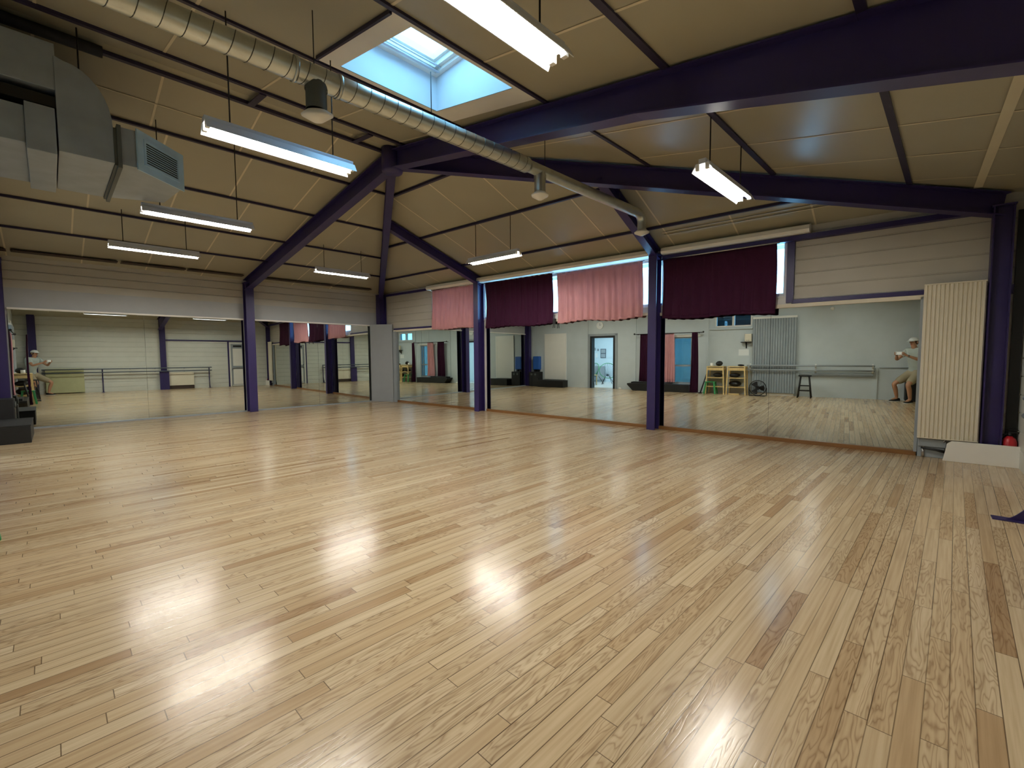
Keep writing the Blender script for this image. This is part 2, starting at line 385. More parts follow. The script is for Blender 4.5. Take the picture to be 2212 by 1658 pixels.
# wall C (painted wall behind the camera)
DOOR = (2.3, 3.26, 1.93); PAT = (5.36, 6.14, .27, 1.83); TR = (6.68, 7.74, 2.10, 2.50)
mb = MB(Cw.sg); zt = 4.6; th = (-.2, 0)
def wbox(s0, s1, z0, z1): mb.box(s0, s1, th[0], th[1], z0, z1)
wbox(-1.2, DOOR[0], 0, zt); wbox(DOOR[0], DOOR[1], DOOR[2], zt); wbox(DOOR[1], PAT[0], 0, zt); wbox(PAT[0], PAT[1], 0, PAT[2]); wbox(PAT[0], PAT[1], PAT[3], zt)
wbox(PAT[1], TR[0], 0, zt); wbox(TR[0], TR[1], 0, TR[2]); wbox(TR[0], TR[1], TR[3], zt); wbox(TR[1], 12.6, 0, zt)
struct('wall_front', mb, 'cwall', Cw.M(0, 0), 'pale blue grey painted wall behind the camera')
mb = MB(Cw.sg); mb.box(4.03, 4.07, 0, .02, 0, 2.9); mb.box(6.45, 6.49, 0, .03, 0, 2.6); mb.box(6.5, 7.76, 0, .06, 2.02, 2.06); mb.box(10.75, 10.79, 0, .03, 0, .86)
struct('trim_8', mb, 'cwall', Cw.M(0, 0), 'painted ribs and ledge on the grey wall')
# door 1: open doorway to the next room
d1 = thing('door_1', 'open doorway with dark frame into a bright room', None, Cw.M(DOOR[0], 0), kind='structure')
w_ = DOOR[1] - DOOR[0]; mb = MB(Cw.sg)
mb.box(-.02, .05, -.22, .03, 0, DOOR[2] + .02); mb.box(w_ - .05, w_ + .02, -.22, .03, 0, DOOR[2] + .02); mb.box(.05, w_ - .05, -.22, .03, DOOR[2] - .05, DOOR[2] + .02)
struct('door_frame', mb, 'black', parent=d1)
mb = MB(Cw.sg); mb.box(-.11, -.02, 0, .025, 0, DOOR[2] + .1); mb.box(w_ + .02, w_ + .11, 0, .025, 0, DOOR[2] + .1); mb.box(-.11, w_ + .11, 0, .025, DOOR[2] + .02, DOOR[2] + .1)
struct('architrave', mb, 'radgrey', parent=d1)
mb = MB(Cw.sg); mb.box(-.86, -.0, -.27, -.23, .01, DOOR[2] - .06); dl = struct('door_leaf', mb, 'white', parent=d1)
mb = MB(Cw.sg); mb.tube([(-.8, -.27, 1.0), (-.8, -.32, 1.0), (-.7, -.32, 1.0)], .009, 8); struct('door_handle', mb, 'chrome', parent=dl)
# next room seen through the doorway
mb = MB(Cw.sg); mb.box(-1.0, 3.9, -3.7, -3.6, 0, 2.6); mb.box(-1.0, -.9, -3.6, -.2, 0, 2.6); mb.box(3.8, 3.9, -3.6, -.2, 0, 2.6); mb.box(-1.0, 3.9, -3.7, -.2, 2.55, 2.65)
struct('wall_next_room', mb, 'ltblue', Cw.M(0, 0), 'pale walls of the room beyond the doorway')
mb = MB(Cw.sg); mb.box(-.9, 3.8, -3.6, -.2, .0, .006); struct('floor_next_room', mb, 'tile', Cw.M(0, 0), 'grey floor of the room beyond the doorway')
# patio door and transom
w2 = thing('window_4', 'glazed patio door between curtains on the grey wall', None, Cw.M(PAT[0], 0), kind='structure')
W2_ = PAT[1] - PAT[0]; mb = MB(Cw.sg)
for x0, x1 in ((0, .05), (W2_ - .05, W2_), (W2_ * .74, W2_ * .74 + .04)): mb.box(x0, x1, -.1, -.02, PAT[2], PAT[3])
for z0, z1 in ((PAT[2], PAT[2] + .05), (PAT[3] - .05, PAT[3]), (.84, .9)): mb.box(0, W2_, -.1, -.02, z0, z1)
struct('window_frame', mb, 'radgrey', parent=w2)
mb = MB(Cw.sg); mb.box(.03, W2_ - .03, -.064, -.058, PAT[2] + .03, PAT[3] - .03); struct('pane', mb, 'bluepane', parent=w2)
mb = MB(Cw.sg); mb.box(-.35, W2_ + .1, 0, .05, PAT[3] + .0, PAT[3] + .07); struct('lintel', mb, 'white', parent=w2)
w3 = thing('window_5', 'small two light transom window high on the grey wall', None, Cw.M(TR[0], 0), kind='structure')
L_ = TR[1] - TR[0]; mb = MB(Cw.sg)
for z0, z1 in ((TR[2], TR[2] + .04), (TR[3] - .04, TR[3])): mb.box(0, L_, -.12, .01, z0, z1)
for x0, x1 in ((0, .04), (L_ / 2 - .03, L_ / 2 + .03), (L_ - .04, L_)): mb.box(x0, x1, -.12, .01, TR[2], TR[3])
struct('window_frame', mb, 'white', parent=w3)
mb = MB(Cw.sg); mb.box(.02, L_ - .02, -.085, -.079, TR[2] + .02, TR[3] - .02); struct('pane', mb, 'bluepane', parent=w3)
mb = MB(Cw.sg); mb.box(4.2, 9.0, -2.6, -2.5, 0, 2.15); mb.box(4.2, 9.0, -2.7, -2.2, 2.15, 3.4, 1)
struct('wall_outside_added', mb, ['bluewall', 'charcoal'], Cw.M(0, 0), 'wall added outside to tone down the patio door and transom panes')  # added wall with a dark top, keeps bright sky out of the panes
# door 2: fire door on wall D
d2 = thing('door_2', 'pale fire door with push bar on the clad wall', None, D.M(1.02, 0), kind='structure')
mb = MB(D.sg)
for x0, x1, z0, z1 in ((0, .06, 0, 2.02), (.6, .66, 0, 2.02), (0, .66, 1.96, 2.02)): mb.box(x0, x1, 0, .05, z0, z1)
struct('door_frame', mb, 'white', parent=d2)
mb = MB(D.sg); mb.box(.06, .6, .005, .03, .03, 1.96); dl = struct('door_leaf', mb, 'radgrey', parent=d2)
mb = MB(D.sg); mb.box(.14, .52, .03, .036, .1, .8); mb.box(.14, .52, .03, .036, .95, 1.75); link_each('panel', mb, 'white', dl)
mb = MB(D.sg); mb.box(.08, .11, .03, .1, .8, .98); mb.box(.55, .58, .03, .1, .8, .98); mb.tube([(.09, .09, .88), (.57, .09, .88)], .018, 8); struct('push_bar', mb, 'radgrey', parent=dl)
mb = MB(D.sg); mb.box(.16, .5, .03, .05, 1.82, 1.9); struct('door_closer', mb, 'charcoal', parent=dl)
mb = MB(D.sg); mb.box(.1, .56, .03, .045, .03, .075); struct('kick_strip', mb, 'white', parent=dl)
# ceiling lining with its cover strips
mb = MB()
def quad(*p): mb.add(p, [tuple(range(len(p)))])
quad(PL(-.6, -.5), PL(9.4, -.5), PL(9.4, RD), PL(3.10, RD))
def sh(d): return 3.10 - (d - RD) * 3.99 / 6.2
s0, s1, k0, k1 = SK
quad(PR(sh(RD), RD), PR(9.4, RD), PR(9.4, k0), PR(sh(k0), k0))
quad(PR(sh(k0), k0), PR(s0, k0), PR(s0, k1), PR(sh(k1), k1)); quad(PR(s1, k0), PR(9.4, k0), PR(9.4, k1), PR(s1, k1))
quad(PR(sh(k1), k1), PR(9.4, k1), PR(9.4, 14.2), PR(sh(14.2), 14.2))
quad(PH(-.7, -.5), PH(5.61, 3.5), PH(13., -.5))
def strip(p, q, w=.022, t=.004):
    u = (q - p).normalized(); x = u.cross(Vector((0, 0, 1))).normalized() * w / 2; dn = Vector((0, 0, -t))
    mb.add([p - x + dn, p + x + dn, q + x + dn, q - x + dn], [(0, 1, 2, 3)], 1)
LP = [1.28, 2.32, 3.55, 4.75, 5.72]; RP = [6.2, 7.50, 8.82, 10.02, 11.2]; HP = [.62, 1.70, 2.80]
hl = lambda d: d * 3.10 / RD
bands = [0] + LP
for i in range(len(bands) - 1):
    d0, d1 = bands[i], bands[i + 1]; off = (.0, .15, .0, .3, .47)[i % 5]
    for k in range(0, 10):
        s = .55 + off + k * .93
        if s > hl(d1) + .05: strip(PL(s, d0), PL(s, d1))
strip(PL(3.4, 5.2), PL(9, 5.2))
bands = RP + [12.0]
for i in range(len(bands) - 1):
    d0, d1 = bands[i], bands[i + 1]
    for k in range(-1, 10):
        s = .70 + k * .84
        if s > sh(d0) + .1 and not (d0 < 8 and 3.3 < s < 4.95 and d1 > 7.6): strip(PR(s, d0), PR(s, d1))
bands = [0] + HP
for i in range(len(bands) - 1):
    d0, d1 = bands[i], bands[i + 1]
    for k in range(0, 13):
        s = .75 + k * .95
        if s > d1 * 5.61 / 3.5 and s < 12.1 - d1 * 6.49 / 3.5: strip(PH(s, d0), PH(s, d1))
for z_ in (.10, .17): strip(PH(8.3, .28 + z_), PH(11.6, .28 + z_), .03, .012)
strip(PR(-.55, 11.75), PR(3.0, 11.92), .07, .012)
ce = struct('ceiling', mb, ['ceil', 'joint'], label='cream panelled hipped ceiling between dark purlins', fixn=False)
# roof above (keeps daylight out of the void)
mb = MB(); U = Vector((0, 0, .26))
quad(PL(-.8, -.7) + U, PL(9.6, -.7) + U, PL(9.6, RD) + U, PL(3.10, RD) + U)
e0, e1, g0, g1 = s0 - .05, s1 + .05, k0 - .05, k1 + .05
quad(PR(sh(RD), RD) + U, PR(9.6, RD) + U, PR(9.6, g0) + U, PR(sh(g0), g0) + U)
quad(PR(sh(g0), g0) + U, PR(e0, g0) + U, PR(e0, g1) + U, PR(sh(g1), g1) + U); quad(PR(e1, g0) + U, PR(9.6, g0) + U, PR(9.6, g1) + U, PR(e1, g1) + U)
quad(PR(sh(g1), g1) + U, PR(9.6, g1) + U, PR(9.6, 14.4) + U, PR(sh(14.4), 14.4) + U)
quad(PH(-.9, -.7) + U, PH(5.61, 3.5) + U, PH(13.2, -.7) + U)
struct('roof', mb, 'charcoal', fixn=False)
# skylight: plain surround, vertical shaft, roof window
sky = thing('window_6', 'skylight with a blue lit shaft in the right ceiling slope', None, T(PR(s0, k0)), kind='structure')
O = PR(s0, k0); mb = MB()
def Sk(s, d, h): p = A.P(s, d); return Vector((p.x, p.y, zR(p.x, p.y) + h)) - O
ZT = PR(s0, k0).z + .37
def St(s, d, z): p = A.P(s, d); return Vector((p.x, p.y, z)) - O
cs = [(s0, k0), (s1, k0), (s1, k1), (s0, k1)]
for i in range(4):
    p, q = cs[i], cs[(i + 1) % 4]; mb.add([Sk(*p, 0), Sk(*q, 0), St(*q, ZT - .02), St(*p, ZT - .02)], [(0, 1, 2, 3)])
struct('shaft', mb, 'shaft', parent=sky, fixn=False)
mb = MB(); f0, f1, f2, f3 = 3.36, 4.87, 7.53, 8.80
for r in ((f0, s0, f2, f3), (s1, f1, f2, f3), (s0, s1, k1, f3), (s0, s1, f2, k0)):
    mb.add([Sk(r[0], r[2], -.006), Sk(r[1], r[2], -.006), Sk(r[1], r[3], -.006), Sk(r[0], r[3], -.006)], [(0, 1, 2, 3)])
struct('surround', mb, 'white', parent=sky, fixn=False)
def frame_ring(mb, i0, i1, z0, z1):
    for r in ((s0 + i0, s1 - i0, k0 + i0, k0 + i1), (s0 + i0, s1 - i0, k1 - i1, k1 - i0), (s0 + i0, s0 + i1, k0 + i1, k1 - i1), (s1 - i1, s1 - i0, k0 + i1, k1 - i1)):
        vs = [St(x, y, z) for x in r[:2] for y in r[2:] for z in (z0, z1)]
        mb.add(vs, [(0, 1, 3, 2), (4, 6, 7, 5), (0, 4, 5, 1), (2, 3, 7, 6), (0, 2, 6, 4), (1, 5, 7, 3)])
mb = MB(); frame_ring(mb, -.02, .05, ZT - .03, ZT); frame_ring(mb, .02, .09, ZT, ZT + .05); frame_ring(mb, .06, .12, ZT + .05, ZT + .12)
struct('window_frame', mb, 'white', parent=sky)
mb = MB(); mb.add([St(s0 + .1, k0 + .1, ZT + .12), St(s1 - .1, k0 + .1, ZT + .12), St(s1 - .1, k1 - .1, ZT + .12), St(s0 + .1, k1 - .1, ZT + .12)], [(0, 1, 2, 3)])
struct('pane', mb, 'pane', parent=sky, fixn=False)
mb = MB()
for y, z in ((.075, .012), (.105, -.002), (.14, .03)): mb.tube([St(s0 + .04, k0 + y, ZT - .035 + z), St(s1 - .04, k0 + y, ZT - .035 + z)], .009, 8)
link_each('blind_rail', mb, 'enamel', sky)
mb = MB(); mb.tube([St(s0 + .08, k1 - .35, ZT - .02), St(s0 + .08, k1 - .35, ZT - .24)], .004, 6); struct('pull_cord', mb, 'white', parent=sky)

# ================================================================ STEEL FRAME
def column(fr, s, d, z1, label, h=.2, w=.125, rot=False, cap=True, z0=0.):
    t = thing('steel_column', label, 'column', fr.M(s, d), kind='thing'); tf, tw = .012, .012
    mb = MB(fr.sg)
    pf = iprof(h, w, tf, tw)
    mb.prism(pf if not rot else [(y + h / 2, x - w / 2) for x, y in pf], z0, z1)
    link('shaft', mb, 'purple', t)
    if cap:
        mb = MB(fr.sg); mb.box(-w / 2 - .01, w / 2 + .01, -h - .0, .01, z1 - .015, z1) if not rot else mb.box(-h / 2 - .01, h / 2 + .01, -w, .01, z1 - .015, z1)
        link('cap_plate', mb, 'purple', t)
    return t
column(A, 3.40, .215, 2.93, 'purple steel column standing between the two left mirror bays', w=.17)
column(A, 7.21, .2, 2.93, 'purple steel column at the left edge of the photo beside the black bench', w=.17)
column(B, 3.96, .21, 2.90, 'purple steel column between the first pink curtain and the short burgundy curtain', w=.14)
column(B, 8.05, .21, 2.90, 'purple steel column just left of the wide burgundy curtain', w=.14)
column(B, 11.985, .155, 2.86, 'dark purple steel column in the right corner beside the cream radiator', h=.165, w=.15, rot=True)
mb = MB(B.sg); mb.box(0, .085, 0, .03, 0, 2.8); solo('corner_shade_strip', mb, 'black', B.M(12.105, .0), 'black strip added for the shaded gap in the far right corner behind the extinguisher', 'board')  # black strip stands in for the shade of the corner gap
column(A, .105, .27, 2.95, 'purple steel column standing above the grey corner panel', h=.2, w=.2, rot=True)
column(D, 4.1, .115, 3.0, 'purple steel column on the barre wall beside a low cream radiator', h=.11, w=.2)
column(D, 7.9, .2, 3.1, 'purple steel column behind the photographer, seen in the left mirror', w=.2)
mb = MB(D.sg); mb.box(-.16, .16, 0, .10, 0, .79)
solo('column_casing', mb, 'purple', D.M(4.1, .115), 'purple box casing around the foot of the column on the barre wall', 'casing')
def rafter(P0, P1, h, w, label, h1=None, name='steel_rafter'):
    return solo(name, ibeam(P0, P1, h, w, h1=h1), 'purple', T(Vector(P0)), label, 'beam', kind='thing')
dz = Vector((0, 0, -.03)); apx = APEX + Vector((0, 0, -.045))
rafter(A.P(3.40, .0, 3.0), apx, .24, .14, 'purple steel rafter rising from the column between the left mirrors')
q_ = A.P(3.34, 12.25); Dp = Vector((q_.x, q_.y, zR(q_.x, q_.y) - .01)); mid = apx.lerp(Dp, .62)
o = rafter(apx, mid, .24, .15, 'deep purple steel rafter crossing the top right of the photo', h1=.27)
hb = ibeam(mid, Dp, .27, .15, h1=.46); link('haunch', hb, 'purple', o).location = mid - apx
rafter(A.P(0.08, .12, 3.02), apx + Vector((0, 0, -.02)), .2, .12, 'purple hip rafter rising from the grey corner panel')
rafter(B.P(12.0, .05, 2.99), apx, .25, .13, 'dark purple hip rafter running to the right corner column', h1=.24)
j1 = B.P(3.86, 2.38); rafter(B.P(3.96, .02, 2.98), Vector((j1.x, j1.y, zH(j1.x, j1.y) - .03)), .17, .12, 'purple jack rafter over the column by the short burgundy curtain')
j2 = B.P(8.12, 2.10); rafter(B.P(8.05, .02, 2.98), Vector((j2.x, j2.y, zH(j2.x, j2.y) - .03)), .17, .12, 'purple jack rafter over the column beside the wide burgundy curtain')
P2 = A.P(7.22, RD, 4.14); rafter(A.P(7.22, .0, 3.0), P2, .24, .14, 'purple rafter above the black bench at the left edge')
# knuckle plate where the beams meet
mb = MB(); mb.lathe([(0, -.33), (.13, -.33), (.15, -.30), (.15, 0), (0, 0)], n=12)
solo('apex_plate', mb, 'purple', T(apx + Vector((0, 0, .03))), 'dark steel knuckle where all the rafters meet at the ridge', 'plate')
ords = ['first', 'second', 'third', 'fourth', 'fifth']
def purlin(P0, P1, label, group, w=.04, h=.03): return solo('purlin', bar(P0, P1, w, h), 'darkpurple', T(Vector(P0)), label, 'purlin', group, kind='thing')
for i, d in enumerate(LP[:4]): purlin(PL(hl(d) + .03, d, -.002), PL(7.40, d, -.002), 'thin dark purlin on the left ceiling slope, %s up from the left mirrors' % ords[i], 'purlins on the left slope')
purlin(PL(hl(5.72) + .1, 5.74, -.002), PL(7.40, 5.74, -.002), 'thin dark purlin just left of the ridge above the grilled duct', 'purlins at the ridge', .05, .035)
purlin(PR(sh(6.2) + .12, 6.2, -.002), PR(7.40, 6.2, -.002), 'thin dark purlin just right of the ridge, next to the spiral duct', 'purlins at the ridge', .04, .03)
for i, d in enumerate(RP[1:]):
    purlin(PR(sh(d) + .1, d, -.002), PR(7.44, d, -.002), ['dark purlin along the lower edge of the skylight beside the spiral duct', 'dark purlin along the far edge of the skylight, behind the twin tube light', 'dark purlin carrying the twin light near the right mirror bay', 'dark purlin on the right slope closest to the barre wall'][i], 'purlins on the right slope', (.03, .03, .05, .05)[i], .022)
for i, d in enumerate(HP): purlin(PH(d * 5.61 / 3.5 + .1, d, -.002), PH(12.1 - d * 6.49 / 3.5 - .1, d, -.002), 'dark purlin on the far hip slope, %s above the curtained windows' % ords[i], 'purlins on the hip slope', .045, .035)
for s_, l in ((4.88, 'short dark brace across the ridge near the first outlet of the spiral duct'), (3.62, 'short dark brace across the ridge close to the rafter knuckle')):
    p_, q_ = PL(s_, 5.76, -.035), PR(s_, 6.19, -.035); solo('ridge_brace', bar(p_, q_, .07, .012), 'darkpurple', T(p_), l, 'brace', 'ridge braces', kind='thing')
# skylight trimmer
purlin(PR(4.88, 7.58, -.003), PR(4.88, 8.79, -.003), 'short dark trimmer bar along the left edge of the skylight surround', 'purlins on the right slope', .02, .03)
mb = MB(); mb.tube([Vector((0, 0, 0)), PL(6.15, 5.84, -.05) - PL(7.3, 5.84, -.05)], .05, 10)
solo('cable_tray', mb, 'charcoal', T(PL(7.3, 5.84, -.09)), 'dark pipe under the ridge at the top left corner', 'pipe')

# ================================================================ MIRRORS
def mirror(fr, s0, s1, z0, z1, label, group, tilt=0., yaw=0.):
    t = thing('wall_mirror', label, 'mirror', fr.M((s0 + s1) / 2, .012, z0) @ Matrix.Rotation(yaw, 4, 'Z') @ Matrix.Rotation(tilt, 4, 'X'), group)
    g = .0015; L_ = (s1 - s0) / 2 - g; mb = MB(fr.sg); mb.box(-L_, L_, -.006, 0, 0, z1 - z0); link('glass', mb, 'mirror', t)
    mb = MB(fr.sg); mb.box(-L_ - g, L_ + g, -.012, -.0065, 0, z1 - z0); link('backing', mb, 'charcoal', t)
TA = radians(.22); TB = radians(.1)
for i, (s0_, s1_) in enumerate(((.37, 1.82), (1.82, 3.30))): mirror(A, s0_, s1_, .025, 2.09, ['wall mirror pane on the left wall next to the grey corner panel', 'wall mirror pane on the left wall just right of the purple column'][i], 'left wall mirrors', tilt=TA)
for i, (s0_, s1_) in enumerate(((3.50, 5.27), (5.27, 7.10))): mirror(A, s0_, s1_, .025, 2.09, ['wide wall mirror pane just left of the purple column on the left wall', 'wide wall mirror pane on the left wall behind the black bench'][i], 'left wall mirrors', tilt=TA)
for s0_, s1_, l in ((.62, 1.79, 'far wall mirror pane closest to the grey corner panel'), (1.79, 2.9, 'far wall mirror pane under the left half of the first pink curtain'), (2.9, 3.86, 'far wall mirror pane touching the left side of the column by the first pink curtain'),
                    (4.1, 5.39, 'far wall mirror pane under the short burgundy curtain'), (5.39, 6.73, 'far wall mirror pane under the gap between short burgundy and wide pink curtain'), (6.73, 7.92, 'far wall mirror pane under the wide pink curtain, reflecting the doorway'),
                    (8.12, 9.75, 'far wall mirror pane under the wide burgundy curtain, reflecting the wooden tables'), (9.75, 11.37, 'far wall mirror pane next to the cream radiator, reflecting the photographer')):
    mirror(B, s0_, s1_, .055, 1.92 if s1_ < 8 else 1.90, l, 'far wall mirrors', tilt=TB)
mb = MB(B.sg); mb.box(11.345, 11.375, 0, .05, .05, 1.93); solo('mirror_edge', mb, 'radgrey', B.M(0, 0), 'narrow grey upright strip between the last mirror and the cream radiator', 'strip')
mb = MB(B.sg); mb.box(.60, .74, .0, .06, .0, 1.93); solo('edge_board', mb, 'radgrey', B.M(0, 0), 'narrow grey board at the corner end of the far mirrors', 'board')
# grey panel across the corner
p0, p1 = A.P(.40, .07), B.P(.58, .06); dv = (p1 - p0).to_2d(); Fc = Fr(p0.to_2d(), dv.normalized(), -1); Lc = dv.length
t = thing('corner_panel', 'flat grey panel boxing in the corner between the mirrors', 'panel', Fc.M(0, 0))
mb = MB(Fc.sg); mb.box(0, Lc, -.06, 0, 0, 2.13); link('panel', mb, 'greypaint', t, bevel=.006)
mb = MB(Fc.sg); mb.box(Lc - .09, Lc + .02, 0, .03, 0.0, .09); link('foot_block', mb, 'greypaint', t)

# ================================================================ CURTAINS
def curtain(fr, s0, s1, z0, z1, d, m, label, group, folds, amp=.018, rag=.02, flare=0., M=None, name='curtain', rod=True):
    t = thing(name, label, 'curtain', fr.M(s0, d), group); L_ = s1 - s0; rnd = random.Random(label); ph = [rnd.random() * 6 for _ in range(5)]
    def fn(u, v):
        a = amp * (.45 + .55 * v); w = 2 * pi * folds * u
        y = a * (sin(w + ph[0] + .8 * sin(w * .31 + ph[1])) + .15 * sin(w * 2.3 + ph[2])) + .012 * sin(v * 5 + ph[3])
        zz = z1 + (z0 - z1) * v + (rag * (sin(u * 9 + ph[4]) * .6 + sin(w) * .25) * v)
        return (u * L_ + flare * v * (u - .5) * 2 + .01 * sin(v * 3 + w), y, zz)
    mb = MB(fr.sg); mb.grid(fn, int(folds * 14), 14); link('cloth', mb, m, t, solid=.004, fixn=False)
    mb = MB(fr.sg); mb.grid(lambda u, v: (fn(u, 1)[0], fn(u, 1)[1] * 1.02 + .004, fn(u, 1)[2] + .05 * (1 - v)), int(folds * 14), 2); link('hem', mb, m, t, solid=.004, fixn=False)
    if rod:
        mb = MB(fr.sg); mb.tube([(-.03, 0, z1 + .0), (L_ + .03, 0, z1 + .0)], .011, 8); link('curtain_wire', mb, 'chrome', t)
    return t
curtain(B, 2.34, 3.87, 1.90, 2.875, .10, 'pinkcloth', 'short pink curtain nearest the corner, left of the first far wall column', 'curtains over the strip windows', 10)
curtain(B, 4.16, 5.97, 1.87, 2.855, .10, 'burgundy', 'short burgundy curtain right of the first far wall column', 'curtains over the strip windows', 13)
curtain(B, 6.08, 7.83, 1.885, 2.83, .10, 'pinkcloth', 'wide pink curtain between two bright window gaps', 'curtains over the strip windows', 12, rag=.03)
curtain(B, 8.19, 9.82, 1.83, 2.80, .13, 'burgundy', 'wide burgundy curtain nearest the cream radiator', 'curtains over the strip windows', 11, rag=.02, amp=.012)
mb = MB(B.sg); mb.box(-.03, .03, 0, .03, -.05, .05); mb.tube([(-.015, .02, -.05), (-.02, .03, -.13)], .006, 6); mb.tube([(.015, .02, -.05), (.02, .03, -.13)], .006, 6)
solo('window_catch', mb, 'charcoal', B.M(6.0, .06, 1.92), 'small dark window winder hanging under the gap left of the wide pink curtain', 'catch')

# ================================================================ RADIATORS and pipes by the right mirror
def fluted(mb, L_, z0, z1, n, dep, y0=.03):
    pr = []
    for i in range(n):
        x0 = L_ * i / n; w = L_ / n
        pr += [(x0 + w * .06, y0 + dep * .72), (x0 + w * .22, y0 + dep), (x0 + w * .72, y0 + dep), (x0 + w * .9, y0 + dep * .72)]
    poly = [(0, y0)] + [(0, y0 + dep * .7)] + pr + [(L_, y0 + dep * .7), (L_, y0)]
    mb.prism(poly, z0, z1)
t = thing('radiator', 'tall cream fluted radiator on the right of the far mirrors', 'radiator', B.M(11.37, 0), kind='thing')
mb = MB(B.sg); fluted(mb, .52, .245, 2.05, 14, .05, .075); link('fins', mb, 'cream', t)
mb = MB(B.sg); mb.box(0, .52, .05, .13, 2.05, 2.065); mb.box(.0, .52, .05, .13, .235, .245); link_each('end_cap', mb, 'cream', t, bevel=.003)
mb = MB(B.sg)
for x in (.1, .42):
    for z in (.5, 1.8): mb.box(x - .02, x + .02, 0, .05, z, z + .06)
link_each('bracket', mb, 'white', t)
t = thing('pipe_trunking', 'grey pipe casing with a black lever under the cream radiator', 'pipe', B.M(11.38, 0))
mb = MB(B.sg); mb.box(0, .25, .0, .08, .13, .225); mb.box(0, .24, .0, .06, .0, .13); link('casing', mb, 'radgrey', t, bevel=.005)
mb = MB(B.sg); mb.tube([(.03, .1, .115), (.16, .11, .105), (.27, .12, .085)], [.012, .014, .02], 10); link('lever', mb, 'black', t)
mb = MB(B.sg); mb.tube([(.05, .07, .0), (.05, .07, .13)], .014, 10); mb.tube([(.2, .05, .14), (.23, .07, .2), (.25, .09, .25)], .012, 8); link_each('valve_pipe', mb, 'chrome', t)
mb = MB(B.sg); mb.prism([(.0, 0), (.62, 0), (.62, .235), (.07, .235), (.03, .2), (.02, .12)], .17, .20, 'y')
solo('boxing_board', mb, 'white', B.M(11.60, .0), 'low white board leaning along the floor in the right corner', 'board', bevel=.004)
t = thing('fire_extinguisher', 'small red fire extinguisher standing behind the low white board', 'extinguisher', B.M(12.13, .1))
mb = MB(); mb.lathe([(0, 0), (.058, 0), (.06, .02), (.06, .27), (.045, .31), (.02, .335), (0, .335)], n=18); link('body', mb, 'red', t)
mb = MB(); mb.lathe([(0, .33), (.018, .33), (.018, .37), (0, .37)], n=10); mb.box(-.012, .07, -.008, .008, .37, .385); mb.box(-.012, .06, -.008, .008, .40, .41); link('valve', mb, 'black', t)
mb = MB(); mb.tube([(-.02, 0, .36), (-.06, .01, .33), (-.075, .02, .24), (-.07, .03, .15)], .009, 8); link('hose', mb, 'rubber', t)
# barre on wall D
def barre_post(mb, x):
    mb.tube([(x, .12, 0), (x, .12, .93)], .02, 10)
t = thing('ballet_barre', 'double ballet barre on purple posts along the clad wall, seen in the left mirror', 'barre', D.M(0, 0))
for k, x in enumerate((2.5, 6.04)):
    mb = MB(D.sg); barre_post(mb, x); po = link('post', mb, 'purple', t)
    mb = MB(D.sg); mb.box(x - .05, x + .05, .06, .43, 0, .008)
    pr = [(.12, .36)] + [(.14 + .22 * (i / 8), .008 + .34 * (1 - i / 8) ** 1.6) for i in range(9)] + [(.12, .008)]
    mb.prism(pr, x - .006, x + .006, 'x'); link('foot_plate', mb, 'purple', po)
    mb = MB(D.sg)
    for z in (.78, .91): mb.tube([(x, .12, z), (x, .27, z)], .012, 8)
    link_each('bracket', mb, 'purple', po)
for z in (.78, .91):
    mb = MB(D.sg); mb.tube([(2.42, .28, z), (7.7, .28, z)], .021, 12); link('rail', mb, 'inkgrey', t)
for x in (3.4, 4.4, 5.2):
    mb = MB(D.sg)
    for z in (.78, .91): mb.tube([(x, 0, z - .03), (x, .26, z - .015)], .01, 8)
    link_each('bracket', mb, 'purple', t)
t = thing('radiator', 'low cream panel radiator on the barre wall, seen in the left mirror', 'radiator', D.M(3.06, 0), kind='thing')
mb = MB(D.sg); mb.box(0, .9, .04, .11, .15, .72); link('panel', mb, 'cream', t, bevel=.01)
mb = MB(D.sg); mb.box(0, .95, .03, .09, .0, .14); link('pipe_cover', mb, 'darkbrown', t)
t = thing('radiator', 'long olive toned panel radiator behind the photographer, seen in the left mirror', 'radiator', D.M(6.57, 0), kind='thing')
mb = MB(D.sg); mb.box(0, 1.05, .04, .12, .03, .88); link('panel', mb, 'olive', t, bevel=.01)
mb = MB(D.sg); mb.box(0, 1.05, .04, .16, .83, .95); link('top_grille', mb, 'olive', t, bevel=.006)
mb = MB(D.sg); mb.box(.95, 4.0, 0, .05, 2.06, 2.12); mb.box(1.68, 1.74, 0, .05, 0, 2.06)
solo('wall_rail', mb, 'purple', D.M(0, 0), 'dark purple steel rail and post framing the fire door', 'rail')

# ================================================================ SPIRAL DUCT
DZ = 3.25; Q0 = A.P(7.42, 8.21, DZ); ax = Vector((-a_.x, -a_.y, 0)); QM = A.P(3.02, 8.335, DZ); QE = A.P(.60, 8.36, DZ)
t = thing('spiral_duct', 'long galvanised spiral air duct hanging below the skylight', 'duct', T(QM))
mb = MB(); r = .079; mb.tube([Q0 - QM, Vector((0, 0, 0))], r, 28, caps=False); mb.tube([Vector((0, 0, 0)), ax * .04], [r, .063], 28, caps=False)
body = link('main_pipe', mb, 'galv', t)
mb = MB(); n = 40; ln = (Q0 - QM).length; dirm = (Q0 - QM).normalized()
sx = dirm.cross(Vector((0, 0, 1)))
pts = []
for i in range(int(ln / .115 * 16)):
    u = i / 16; pts.append(dirm * (u * .115) + (sx * cos(2 * pi * u) + Vector((0, 0, 1)) * sin(2 * pi * u)) * (r + .0005))
mb.tube(pts, .003, 5, caps=False); link('lock_seam', mb, 'seam', body)
for sv in (5.34, 5.03):
    c = dirm * (sv - 3.02)
    mb = MB(); mb.tube([c - dirm * .012, c + dirm * .012], r + .005, 28, caps=False); link('coupling', mb, 'galv', t, solid=.004)
